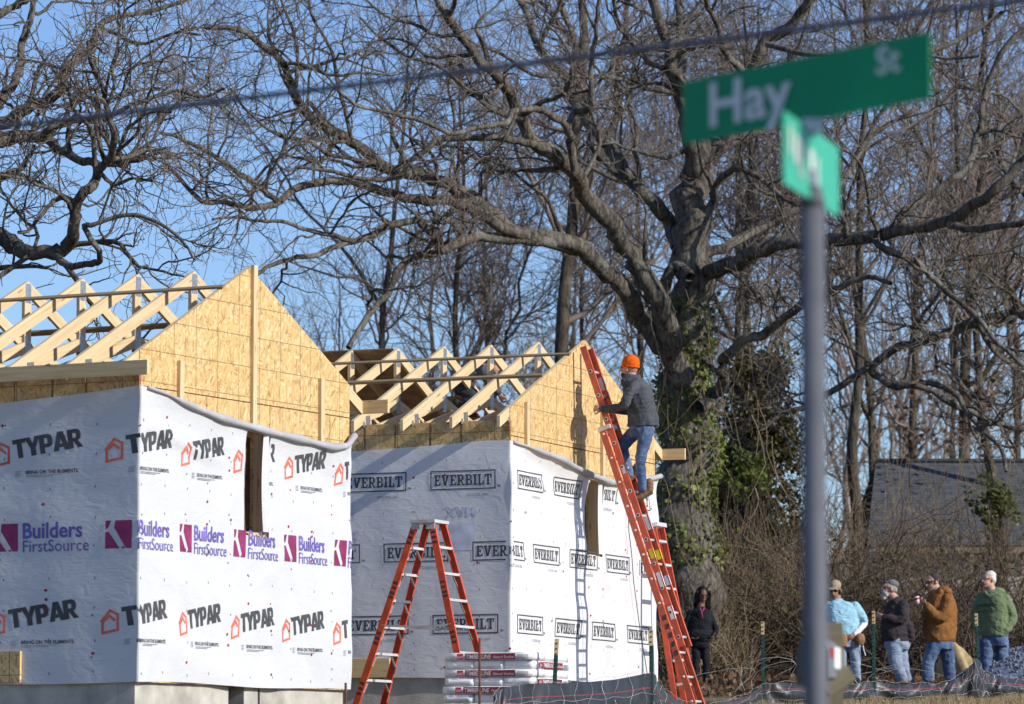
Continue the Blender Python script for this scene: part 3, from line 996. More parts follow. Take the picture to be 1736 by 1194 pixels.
def limb_px(r, pts, d0, d1, w0, w1, wob=.05):
    """limb followed in the photo: pixel points, depth from d0 to d1 with its own waver, width in pixels"""
    n = len(pts)
    dep = np.linspace(d0, d1, n) + np.cumsum(r.normal(0, .16, n)) * (np.arange(n) > 0)
    P = np.array([at(x, y, d) for (x, y), d in zip(pts, dep)])
    R = np.linspace(w0, w1, n) * .83 / 2 * dep / FPX
    m = max(8, int(n * 3.2))
    P, R = resample(P, R, m)
    j = r.normal(0, 1, P.shape) * (R * wob * 4)[:, None]
    j[0] = 0
    return P + j, R * r.uniform(.93, 1.10, len(R))

def oak(name, label, limbs, seed, counts, parent_group=None, base=None, mats=('bark', 'twig'), scale=1.0):
    """limbs: list of (pts, d0, d1, w0, w1); the first is the trunk"""
    r = np.random.default_rng(seed)
    L = [limb_px(r, *l) for l in limbs]
    root = thing(name, base or Vector(L[0][0][0]), label, 'tree')
    for k, (P, R) in enumerate(L):
        V, F = tubes(P[None], R[None], 12 if k == 0 else 9)
        np_mesh('trunk' if k == 0 else 'limb', V, F, MT[mats[0]], root)
    par = L[1:] if len(L) > 3 else L
    n1, n2, n3, n4 = counts
    s = scale
    A, RA = grow(r, par, n1, 12, .9 * s, 3.2 * s, .26, (35, 80), .05, .045 * s, .010, .12)
    B, RB = grow_arr(r, A, RA, n2, 9, .5 * s, 1.7 * s, .30, (30, 75), .05, .018, .006)
    C_, RC = grow_arr(r, np.concatenate([B]), RB, n3, 6, .25 * s, .80 * s, .34, (30, 75), .05, .009, .0042)
    D, RD = grow_arr(r, C_, RC, n4, 3, .10 * s, .28 * s, .34, (30, 75), .06, .0055, .0036)
    b = Bag(); b.add(*tubes(A, RA, 6)); b.add(*tubes(B, RB, 4)); b.build('crown', MT[mats[0]], root)
    b = Bag(); b.add(*tubes(C_, RC, 3)); b.add(*tubes(D, RD, 3)); o = b.build('twigs', MT[mats[1]], root)
    o['kind'] = 'stuff'
    return root, L

TR = 72.0
oak_limbs = [
 # trunk
 ([(1168, 1135), (1164, 1050), (1160, 960), (1160, 860), (1163, 760), (1164, 660), (1166, 580), (1176, 500), (1178, 420), (1177, 350), (1186, 290), (1196, 245)], TR, TR, 142, 54),
 # upper stems
 ([(1180, 340), (1176, 270), (1168, 210), (1155, 160), (1143, 120), (1130, 65), (1105, 0), (1090, -60)], TR, TR - 1.5, 40, 18),
 ([(1160, 175), (1158, 110), (1152, 40), (1148, -40)], TR, TR + 1, 24, 14),
 ([(1190, 275), (1222, 245), (1250, 190), (1275, 120), (1300, 70), (1340, 45), (1370, 0), (1400, -50)], TR, TR - 2, 38, 16),
 ([(1270, 130), (1230, 90), (1215, 40), (1195, 0), (1190, -40)], TR - .8, TR - 2.5, 16, 9),
 # big left limbs
 ([(1160, 640), (1138, 575), (1118, 520), (1098, 475), (1063, 424), (1040, 385), (997, 339), (974, 293), (943, 262), (905, 243), (885, 200), (858, 146), (816, 108), (781, 58), (747, 8), (730, -40)], TR - .3, TR - 5, 50, 14),
 ([(930, 255), (905, 246), (870, 238), (835, 233), (770, 235), (739, 239), (716, 258), (693, 274), (681, 297), (640, 305), (600, 300), (560, 290), (500, 283)], TR - 3.4, TR - 6, 17, 7),
 ([(974, 290), (966, 250), (962, 216), (932, 193), (905, 185), (870, 189), (858, 208), (808, 216), (766, 227), (723, 208), (654, 189), (604, 179), (570, 150)], TR - 3, TR - 6.5, 17, 6),
 ([(962, 220), (974, 190), (1000, 185), (1003, 150), (1001, 110), (1010, 60), (1013, 19), (1020, -30)], TR - 3, TR - 4, 15, 8),
 ([(1150, 420), (1135, 380), (1110, 347), (1075, 312), (1050, 275), (1035, 250), (1015, 225), (997, 212), (982, 185), (966, 162), (959, 127), (932, 108), (908, 69), (897, 31), (881, 0), (870, -40)], TR + .3, TR + 3, 32, 12),
 ([(966, 162), (974, 120), (974, 69), (962, 39), (947, 0), (940, -40)], TR + 2, TR + 3.2, 15, 9),
 ([(1158, 650), (1128, 590), (1087, 541), (1060, 495), (1026, 462), (993, 428), (943, 408), (885, 397), (847, 374), (800, 335), (731, 304), (685, 293), (643, 277), (596, 239), (558, 223), (512, 185), (497, 154), (482, 112), (443, 77), (405, 50), (347, 46)], TR - .2, TR - 6, 44, 10),
 ([(908, 404), (847, 385), (800, 355), (770, 343), (716, 339), (654, 327), (596, 308), (538, 308), (500, 322), (462, 347), (424, 354), (385, 343), (339, 339), (300, 297), (275, 270)], TR - 2.5, TR - 7.5, 26, 7),
 ([(470, 342), (443, 320), (405, 293), (370, 270), (335, 250), (297, 231), (270, 225)], TR - 6.5, TR - 8, 13, 6),
 ([(980, 425), (930, 412), (870, 405), (808, 401), (770, 416), (747, 424), (735, 400), (715, 380), (700, 374), (654, 385), (627, 401), (577, 416), (538, 432), (500, 437), (455, 452), (430, 470)], TR - 1.6, TR - 8, 24, 8),
 ([(775, 415), (730, 430), (693, 439), (673, 462), (655, 500), (620, 540), (590, 590)], TR - 3, TR - 5, 17, 12),
 ([(600, 410), (560, 398), (520, 390), (480, 375), (440, 375), (400, 368), (360, 372)], TR - 6.5, TR - 8, 11, 5),
 # right limbs
 ([(1170, 478), (1200, 462), (1231, 452), (1281, 427), (1331, 412), (1380, 410), (1422, 407), (1482, 402), (1542, 387), (1608, 377), (1648, 347), (1683, 327), (1736, 271), (1790, 220)], TR - .2, TR - 5, 36, 18),
 ([(1532, 388), (1530, 360), (1583, 327), (1633, 291), (1653, 251), (1665, 200), (1673, 151), (1698, 90), (1736, 50), (1770, 20)], TR - 3, TR - 3, 20, 10),
 ([(1608, 382), (1658, 390), (1700, 383), (1760, 372)], TR - 4, TR - 5.5, 17, 13),
 ([(1482, 404), (1494, 419), (1555, 447), (1588, 480), (1621, 508), (1658, 541), (1690, 580), (1736, 622)], TR - 2.5, TR - 3.5, 15, 9),
 ([(1180, 435), (1231, 417), (1291, 387), (1341, 362), (1400, 330), (1440, 290), (1470, 240), (1500, 215), (1560, 180)], TR + .4, TR + 3, 22, 8),
 ([(1196, 372), (1206, 345), (1216, 312), (1246, 287), (1281, 297), (1316, 327), (1345, 345), (1390, 350)], TR - .4, TR - 1.5, 17, 8),
 ([(1185, 690), (1205, 672), (1227, 641), (1222, 615), (1253, 585), (1305, 559), (1349, 524), (1400, 500), (1432, 483), (1470, 470), (1510, 480)], TR - .5, TR - 2.5, 30, 9),
 ([(1170, 470), (1150, 450), (1135, 462), (1126, 500), (1128, 530)], TR - .9, TR - .8, 22, 26),
 ([(1200, 262), (1245, 240), (1300, 215), (1370, 180), (1440, 150), (1500, 110), (1560, 95), (1640, 60), (1700, 20)], TR + .5, TR + 3, 22, 9),
 ([(1300, 75), (1360, 90), (1420, 95), (1480, 80), (1540, 85), (1600, 100), (1660, 95)], TR - 1, TR - 3, 12, 6),
 ([(1145, 125), (1110, 110), (1080, 85), (1050, 40), (1040, 0)], TR - .5, TR - 2, 14, 8),
 ([(1155, 160), (1100, 150), (1060, 135), (1010, 128), (960, 130), (900, 125), (850, 90), (800, 75)], TR - .5, TR - 3, 13, 6),
 ([(890, 205), (840, 190), (790, 150), (740, 110), (690, 95), (640, 60), (610, 30)], TR - 4, TR - 5, 11, 5),
 ([(780, 60), (740, 60), (700, 40), (660, 30), (620, 0)], TR - 4.5, TR - 5, 9, 5),
 ([(645, 278), (600, 270), (560, 262), (520, 240), (470, 228), (420, 190), (390, 150)], TR - 5, TR - 7, 10, 5),
 ([(500, 160), (505, 110), (500, 60), (480, 10), (470, -30)], TR - 5.5, TR - 6, 9, 5),
 ([(598, 240), (585, 190), (570, 130), (560, 80), (530, 30), (520, -20)], TR - 5, TR - 5.5, 9, 5),
]
oak_root, oak_L = oak('oak_tree', 'huge spreading bare oak with ivy-covered trunk behind the man on the ladder', oak_limbs, 21, (150, 850, 3300, 5000))

lt = 58.0
left_limbs = [
 ([(-190, 1230), (-185, 1000), (-180, 800), (-170, 600), (-165, 480), (-160, 380), (-165, 280), (-180, 150), (-190, 20)], lt, lt, 90, 50),
 ([(-165, 520), (-120, 460), (-60, 415), (0, 401), (19, 416), (50, 428), (96, 428), (119, 416), (127, 385), (128, 350), (150, 320), (162, 308), (170, 285), (189, 262), (193, 231), (185, 193), (173, 146), (154, 108), (150, 70)], lt, lt - 3, 40, 7),
 ([(128, 345), (104, 335), (85, 347), (65, 370), (50, 390), (30, 395)], lt - 2, lt - 3, 12, 7),
 ([(90, 430), (116, 451), (154, 447), (168, 443), (166, 424), (143, 385), (155, 382), (208, 366), (239, 366), (280, 385), (310, 410), (330, 440)], lt - 2, lt - 4, 16, 5),
 ([(-165, 420), (-100, 300), (-50, 255), (0, 239), (39, 231), (77, 231), (100, 250), (135, 270), (166, 277), (204, 277), (239, 270), (270, 258), (300, 262)], lt, lt - 2, 34, 6),
 ([(70, 232), (92, 216), (130, 205), (181, 200), (216, 181), (247, 170), (300, 154), (345, 165), (380, 150)], lt - 1, lt - 2, 15, 5),
 ([(-160, 350), (-80, 260), (-20, 222), (23, 200), (50, 181), (81, 170), (100, 154), (112, 119), (131, 100), (154, 77), (166, 46), (193, 31), (231, 23), (293, 8), (350, -20)], lt, lt + 2, 32, 7),
 ([(48, 183), (58, 146), (69, 112), (89, 112), (104, 119)], lt, lt + .6, 11, 7),
 ([(-165, 300), (-60, 220), (0, 170), (23, 139), (35, 108), (39, 69), (50, 35), (58, 0), (65, -30)], lt, lt + 3, 26, 9),
 ([(-180, 150), (-80, 70), (0, 27), (23, 12), (46, 0), (90, -30)], lt, lt + 1, 22, 9),
 ([(-160, 400), (-60, 335), (0, 304), (31, 289), (50, 266), (58, 247)], lt, lt - 1, 18, 8),
 ([(-165, 560), (-90, 520), (-30, 470), (0, 455), (40, 450), (80, 455)], lt, lt - 2, 18, 6),
 ([(165, 45), (200, 60), (240, 75), (300, 55), (340, 60)], lt + 1.4, lt + 1, 9, 5),
 ([(190, 262), (230, 230), (240, 200), (260, 190), (290, 190)], lt - 2, lt - 3, 8, 5),
 ([(100, 155), (150, 150), (200, 165), (230, 155), (270, 150)], lt, lt + 1, 8, 5),
]
oak('oak_tree', 'bare gnarled oak reaching in from the left edge above the nearest house', left_limbs, 33, (58, 380, 1500, 2600), scale=.85)

# limb of a neighbouring tree that comes in at the right edge
rt = 75.0
right_limbs = [
 ([(1850, 1170), (1850, 950), (1845, 750), (1840, 600), (1835, 480), (1840, 300), (1850, 100)], rt, rt, 70, 40),
 ([(1840, 520), (1790, 520), (1736, 531), (1705, 541), (1658, 545), (1625, 560), (1560, 578), (1508, 597), (1470, 625), (1409, 663), (1370, 690), (1330, 700), (1290, 730)], rt, rt + 2, 30, 8),
 ([(1475, 622), (1489, 639), (1522, 658), (1555, 653), (1611, 682), (1649, 700), (1691, 719), (1740, 728)], rt + 1.3, rt, 17, 9),
 ([(1545, 655), (1580, 650), (1620, 670), (1640, 700), (1663, 728), (1696, 761), (1705, 800)], rt + 1.1, rt - .5, 14, 7),
 ([(1570, 575), (1560, 540), (1590, 500), (1600, 460), (1618, 420)], rt + .8, rt, 9, 6),
 ([(1840, 420), (1790, 360), (1740, 330), (1700, 280), (1690, 220), (1720, 160)], rt, rt - 1, 20, 7),
 ([(1658, 547), (1680, 590), (1710, 615), (1740, 640)], rt + .3, rt, 11, 8),
]
oak('oak_tree', 'bare tree at the right edge with one long limb sweeping in above the grey roof', right_limbs, 44, (40, 220, 700, 800))

# ---- bare trees standing farther back
def wild_tree(seed, H, r0, spread, n1, n2, n3):
    r = np.random.default_rng(seed)
    k = 12
    z = np.linspace(0, H, k)
    P = np.stack([np.cumsum(r.normal(0, .10, k)), np.cumsum(r.normal(0, .10, k)), z], 1); P -= P[0]
    R = r0 * (1 - .86 * (z / H))
    P, R = resample(P, R, 26)
    fork = [(P, R)]
    for _ in range(1):
        i = r.integers(8, 16)
        d = unit(np.array([r.normal(0, .5), r.normal(0, .4), 1.0]))
        m = 14; Q = P[i] + np.cumsum(np.vstack([np.zeros(3), unit(d + r.normal(0, .14, (m - 1, 3))) * (H - P[i, 2]) / m]), axis=0)
        fork.append((Q, np.linspace(R[i] * .7, .02, m)))
    A, RA = grow(r, fork, n1, 9, H * .10, H * .10 + spread, .18, (25, 65), .10, r0 * .28, .012, .30)
    B, RB = grow_arr(r, A, RA, n2, 7, .7, 2.4, .22, (25, 60), .08, .022, .008)
    D, RD = grow_arr(r, B, RB, n3, 5, .4, 1.2, .28, (25, 65), .05, .008, .0052)
    t = Bag()
    for P_, R_ in fork: t.add(*tubes(P_[None], R_[None], 8))
    c = Bag(); c.add(*tubes(A, RA, 5)); c.add(*tubes(B, RB, 3)); c.add(*tubes(D, RD, 3))
    def mesh(b, nm):
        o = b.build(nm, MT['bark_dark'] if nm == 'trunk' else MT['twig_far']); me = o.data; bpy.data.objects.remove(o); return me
    return mesh(t, 'trunk'), mesh(c, 'crown')
kinds = [wild_tree(100 + k, h, r0, sp, 30, 260, 1100) for k, (h, r0, sp) in enumerate(((17, .16, 2.2), (15, .12, 1.8), (19, .19, 2.6), (13, .09, 1.4), (16, .14, 2.4)))]
far = [  # pixel x, depth, kind, turn, size, label
 (912, 84, 2, .3, 1.05, 'straight tall bare tree left of the big oak trunk'),
 (640, 88, 0, 1.2, .80, 'bare tree behind the roof trusses of the farther house, left end'),
 (575, 96, 1, 2.2, .62, 'small bare tree between the two house roofs'),
 (760, 92, 4, 4.0, .85, 'bare tree behind the middle of the farther roof'),
 (845, 101, 1, 5.2, .95, 'slim bare tree behind the farther roof, near the gable peak'),
 (1010, 90, 3, 1.9, 1.0, 'thin bare tree behind the gable peak of the farther house'),
 (1075, 104, 0, 3.3, .9, 'bare tree behind the orange-hatted man'),
 (1262, 86, 1, .7, 1.0, 'bare tree just right of the big oak trunk'),
 (1310, 98, 2, 2.9, .85, 'tall bare tree left of the street sign post, beyond the cedar'),
 (1445, 83, 4, 4.4, 1.0, 'leaning bare tree directly right of the street sign post'),
 (1490, 95, 1, 3.0, 1.05, 'slender bare tree behind the left end of the grey roof'),
 (1545, 102, 0, .9, 1.0, 'bare tree rising behind the grey roof, left half'),
 (1605, 92, 2, 5.6, .95, 'straight dark-trunked bare tree rising behind the middle of the grey roof'),
 (1640, 99, 3, 2.0, 1.1, 'thin straight bare tree beside the dark trunk behind the grey roof'),
 (1700, 90, 4, 1.4, .95, 'bare tree behind the right end of the grey roof'),
 (1745, 104, 1, 3.8, 1.1, 'bare tree at the far right edge behind the grey roof'),
 (1385, 108, 0, 5.0, .95, 'distant bare tree hidden by the street sign post'),
 (1180, 112, 4, 2.4, .95, 'distant bare tree mostly behind the big oak trunk'),
 (700, 118, 2, .1, .75, 'distant bare tree above the truss peaks'),
 (960, 120, 0, 2.6, .85, 'distant bare tree above the farther house gable'),
 (500, 120, 3, 4.7, .75, 'distant low bare tree right of the nearer gable peak'),
 (330, 112, 1, 3.9, .52, 'distant low bare tree above the nearer roof trusses'),
]
for px, Y, k, rot, sz, lab in far:
    g = on_ground(px, Y)
    e = thing('bare_tree', g, lab, 'tree', 'bare trees of the wood behind the houses')
    for me in kinds[k]:
        o = bpy.data.objects.new(me.name.split('.')[0], me)
        C.objects.link(o); o.parent = e
    e.rotation_euler = (0.03 * math.sin(rot * 3), .05 * math.sin(rot * 7), rot)
    e.scale = (sz, sz, sz)

# ---- the wood far behind, one mass of stems and twigs
def far_wood():
    r = np.random.default_rng(77)
    n = 90
    Y = r.uniform(122, 175, n); X = r.uniform(-.125, .135, n) * Y
    Hh = r.uniform(9, 15, n) * np.interp(X / Y, [-.125, -.05, .02, .13], [.45, .60, .85, 1.0])
    segs = 9
    P = np.empty((n, segs + 1, 3)); z0 = np.array([gz(x, y) for x, y in zip(X, Y)])
    tt = np.linspace(0, 1, segs + 1)
    sw = np.cumsum(r.normal(0, .22, (n, segs + 1, 2)), axis=1)
    P[:, :, 0] = X[:, None] + sw[:, :, 0]; P[:, :, 1] = Y[:, None] + sw[:, :, 1]
    P[:, :, 2] = z0[:, None] + tt[None] * Hh[:, None]
    R = r.uniform(.08, .2, n)[:, None] * (1 - .85 * tt[None])
    A, RA = grow_arr(r, P, R, 900, 6, 1.5, 4.2, .2, (20, 60), .12, .05, .016, .2)
    B, RB = grow_arr(r, A, RA, 6500, 4, .6, 2.0, .25, (20, 65), .06, .014, .008)
    b = Bag(); b.add(*tubes(P, R, 5)); b.add(*tubes(A, RA, 3)); b.add(*tubes(B, RB, 3))
    o = b.build('distant_wood', MT['twig_far'])
    tag(o, 'hazy brown bare wood far behind the houses', 'wood', None, 'stuff')
far_wood()

# ---- leaves
def leaf_cloud(name, C0, size, mat, r, parent=None, flat=0.0, facing=None):
    """kite-shaped leaves, each two bent triangles, at the points C0"""
    n = len(C0)
    a = unit(r.normal(size=(n, 3)) + (np.array([0, 0, -.5]) if flat else 0))
    nn = r.normal(size=(n, 3))
    if facing is not None: nn = nn * .55 + facing
    b = unit(np.cross(a, nn)); nrm = np.cross(a, b)
    s = size * r.uniform(.6, 1.4, (n, 1))
    p0 = C0; p1 = C0 + a * s * .45 + b * s * .42 + nrm * s * .1; p2 = C0 + a * s; p3 = C0 + a * s * .45 - b * s * .42 + nrm * s * .1
    V = np.stack([p0, p1, p2, p3], 1).reshape(-1, 3)
    i = np.arange(n)[:, None] * 4
    F = np.concatenate([i + np.array([[0, 1, 2]]), i + np.array([[0, 2, 3]])])
    return np_mesh(name, V, F, mat, parent, False)

def oak_ivy():
    r = np.random.default_rng(5)
    P, R = oak_L[0]
    n = 5200
    z = r.beta(1.3, 1.3, n)                                  # denser low on the trunk
    zmin, zmax = at(1165, 960, TR).z, at(1165, 500, TR).z
    zz = zmin + z * (zmax - zmin)
    cx = np.interp(zz, P[:, 2], P[:, 0]); cy = np.interp(zz, P[:, 2], P[:, 1]); rr = np.interp(zz, P[:, 2], R)
    an = r.uniform(0, 2 * np.pi, n)
    clump = .5 + .5 * np.sin(an * 2 + zz * 1.3) * np.sin(zz * 2.9 + an * 3)
    keep = r.uniform(0, 1, n) < np.clip(clump * 1.2 + np.interp(z, [0, .45, .7, 1], [.35, .35, .05, 0]), 0, 1)
    d = rr * (1.03 + np.abs(r.normal(0, .10, n)) * np.interp(z, [0, .5, 1], [1.3, 1.0, .7]))
    Cc = np.stack([cx + d * np.cos(an), cy + d * np.sin(an), zz], 1)[keep]
    fc = np.stack([np.cos(an), np.sin(an), np.full(n, .25)], 1)[keep]
    o = leaf_cloud('ivy', Cc, .080, MT['ivy'], r, oak_root, 1, fc); o['kind'] = 'stuff'
    o['label'] = 'green ivy climbing the oak trunk'
    # thin bare vine stems hanging round the trunk
    m = 45
    S0 = np.stack([r.uniform(-1.3, 1.5, m) + cx.mean(), r.uniform(-1, -.3, m) + TR - .4, r.uniform(zmin + 1, zmax + 1, m)], 1)
    Pv, Rv = _walk(r, S0, np.tile([0, 0, -1.0], (m, 1)), np.full(m, .02), m, 10, .8, 3.0, .2, (0, 40), -.05, .010, .005, 1)
    V, F = tubes(Pv, Rv, 3); o = np_mesh('vine_stems', V, F, MT['cane'], oak_root); o['kind'] = 'stuff'
oak_ivy()

# ---- cedar and evergreen mass right of the trunk
def cedar(px, Y, H, Rm, seed, label, n=2600):
    r = np.random.default_rng(seed)
    g = on_ground(px, Y)
    root = thing('cedar_tree', g, label, 'tree')
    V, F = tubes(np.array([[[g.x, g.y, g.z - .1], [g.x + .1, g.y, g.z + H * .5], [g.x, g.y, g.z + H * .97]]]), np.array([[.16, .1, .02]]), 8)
    np_mesh('trunk', V, F, MT['bark_dark'], root)
    nb = 110
    zz = r.uniform(.10, .97, nb); an = r.uniform(0, 2 * np.pi, nb)
    L = Rm * (1.08 - zz) * r.uniform(.55, 1.15, nb) + .25
    segs = 6
    Pb = np.empty((nb, segs + 1, 3)); t = np.linspace(0, 1, segs + 1)
    for k in range(segs + 1):
        Pb[:, k, 0] = g.x + np.cos(an) * L * t[k]; Pb[:, k, 1] = g.y + np.sin(an) * L * t[k]
        Pb[:, k, 2] = g.z + zz * H + L * (.25 * t[k] - .45 * t[k] ** 2)
    Rb = np.tile(.03 * (1 - t) + .006, (nb, 1))
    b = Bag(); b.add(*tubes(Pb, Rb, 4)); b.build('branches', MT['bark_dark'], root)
    # sprays: short drooping fans of foliage along each branch
    A, RA = grow_arr(r, Pb, Rb, n, 3, .2, .55, .3, (20, 75), -.10, .012, .006, .25)
    pts = A[:, 1:].reshape(-1, 3) + r.normal(0, .04, (n * 3, 3))
    pts = np.concatenate([pts, pts + r.normal(0, .07, pts.shape)])
    o = leaf_cloud('crown', pts, .085, MT['cedar'], r, root, 1); o['kind'] = 'stuff'
cedar(1292, 80, 6.2, 1.25, 61, 'dark olive cedar between the oak trunk and the street sign post')
cedar(1240, 78, 4.6, 1.15, 62, 'smaller dark cedar growing close to the oak trunk, on its right')

# ---- undergrowth: dry canes, dark stems and vines along the edge of the wood
def thicket():
    r = np.random.default_rng(9)
    def band(n, x0, x1, y0, y1, h0, h1, lean, kink, segs, r0, mat, name, label, sides=3, arch=-.06):
        px = r.uniform(x0, x1, n); Y = r.uniform(y0, y1, n)
        S0 = np.array([on_ground(a, b) for a, b in zip(px, Y)])
        D = unit(np.stack([r.normal(0, lean, n), r.normal(0, lean, n), np.ones(n)], 1))
        P, R = _walk(r, S0, D, np.full(n, r0 * 1.3), n, segs, h0, h1, kink, (0, 12), arch, r0, r0 * .35, 1)
        return P, R
    b = Bag()
    P, R = band(380, 1118, 1270, 70.9, 71.8, .6, 1.7, .35, .17, 9, .010, None, None, None)
    b.add(*tubes(P, R, 3))
    P, R = band(1900, 1125, 1420, 73, 80, 1.0, 3.4, .35, .17, 9, .011, None, None, None)
    b.add(*tubes(P, R, 3))
    T, RT = grow_arr(r, P, R, 3600, 5, .3, 1.1, .3, (30, 80), -.02, .007, .004); b.add(*tubes(T, RT, 3))
    P2, R2 = band(380, 1400, 1760, 74, 80, .8, 2.6, .5, .2, 9, .010, None, None, None)
    b.add(*tubes(P2, R2, 3))
    P2, R2 = band(230, 1420, 1770, 80, 86.5, 2.2, 5.2, .3, .16, 11, .013, None, None, None, 3, -.02)
    b.add(*tubes(P2, R2, 3))
    T, RT = grow_arr(r, P2, R2, 800, 6, .5, 1.6, .25, (25, 70), .0, .009, .005); b.add(*tubes(T, RT, 3))
    o = b.build('dry_brush', MT['cane']); tag(o, 'tangle of dry tan canes between the woman and the street sign post', 'brush', None, 'stuff')
    b = Bag()
    P, R = band(300, 1390, 1770, 70.5, 78, 1.1, 3.3, .5, .16, 11, .022, None, None, None)
    b.add(*tubes(P, R, 4))
    T, RT = grow_arr(r, P, R, 1500, 7, .4, 1.7, .26, (25, 75), -.01, .010, .0045); b.add(*tubes(T, RT, 3))
    T2, RT2 = grow_arr(r, T, RT, 2600, 4, .15, .6, .34, (25, 80), 0, .006, .004); b.add(*tubes(T2, RT2, 3))
    P, R = band(160, 1130, 1420, 73, 79, 1.2, 3.8, .5, .18, 10, .017, None, None, None); b.add(*tubes(P, R, 4))
    T, RT = grow_arr(r, P, R, 1200, 6, .4, 1.5, .28, (25, 75), -.01, .009, .004); b.add(*tubes(T, RT, 3))
    o = b.build('shrub_stems', MT['cane_dark']); tag(o, 'dark bare shrub stems behind the standing men', 'shrubs', None, 'stuff')
    # scattered leaves still on the shrubs
    n = 2600
    px = np.concatenate([r.uniform(1130, 1420, n // 2), r.uniform(1400, 1760, n - n // 2)])
    Y = r.uniform(72, 79, n)
    hh = r.beta(1.3, 2.2, n) * 3.0
    C0 = np.array([on_ground(a, b) for a, b in zip(px, Y)]); C0[:, 2] += hh
    k = np.sin(C0[:, 0] * 2.1) * np.sin(C0[:, 2] * 2.7 + C0[:, 0]) + r.normal(0, .3, n)
    C0 = C0[k > .15]
    o = leaf_cloud('shrub_leaves', C0, .10, MT['privet'], r); tag(o, 'yellow-green leaves scattered through the brush', 'leaves', None, 'stuff')
    # leaf litter on the ground behind the fence
    n = 9000
    px = r.uniform(1080, 1770, n); Y = r.uniform(60, 80, n)
    C0 = np.array([on_ground(a, b) for a, b in zip(px, Y)]); C0[:, 2] += r.uniform(.0, .07, n)
    o = leaf_cloud('leaf_litter', C0, .09, MT['dead_leaf'], r); tag(o, 'brown fallen leaves along the edge of the wood', 'leaves', None, 'stuff')
    # brown leaves still hanging in the young trees over the roof
    n = 450
    px = np.concatenate([r.normal(1565, 60, n // 2), r.normal(1680, 40, n - n // 2)]); Y = r.uniform(86, 96, n); py = r.normal(690, 55, n)
    C0 = np.array([at(a, c, b) for a, b, c in zip(px, Y, py)])
    o = leaf_cloud('hanging_dead_leaves', C0, .13, MT['dead_leaf'], r); tag(o, 'brown dead leaves hanging in the trees above the grey roof', 'leaves', None, 'stuff')
thicket()
def bushes():
    r = np.random.default_rng(19)
    for px, py, Y, rx, rz, n, lab in ((1690, 850, 79.5, .55, .60, 1100, 'leafy vine clump hanging over the grey roof'),
                                  (1268, 800, 76.5, .60, .60, 900, 'ivy-covered shrub just right of the oak trunk'),
                                  (1215, 1080, 75, .55, .45, 900, 'low yellow-green shrub behind the woman in black')):
        c = at(px, py, Y)
        root = thing('shrub', Vector((c.x, c.y, gz(c.x, c.y))), lab, 'shrub')
        d = unit(r.normal(size=(n, 3))) * (r.uniform(0, 1, (n, 1)) ** .45)
        k = .75 + .35 * np.sin(d[:, :1] * 6 + d[:, 2:] * 5)
        C0 = np.array(c) + d * np.array([rx, .6, rz]) * k
        o = leaf_cloud('foliage', C0, .085, MT['ivy'] if 'ivy' in lab else MT['privet'], r, root); o['kind'] = 'stuff'
        m = 40
        S0 = np.tile(np.array([c.x, c.y, gz(c.x, c.y)]), (m, 1)) + r.normal(0, .15, (m, 3)) * np.array([1, 1, 0])
        E = C0[r.integers(0, len(C0), m)]
        t = np.linspace(0, 1, 7)[None, :, None]
        P = S0[:, None] * (1 - t) + E[:, None] * t + r.normal(0, .05, (m, 7, 3)) * (t > 0)
        V, F = tubes(P, np.tile(np.linspace(.018, .006, 7), (m, 1)), 4)
        o = np_mesh('stems', V, F, MT['cane_dark'], root); o['kind'] = 'stuff'
bushes()

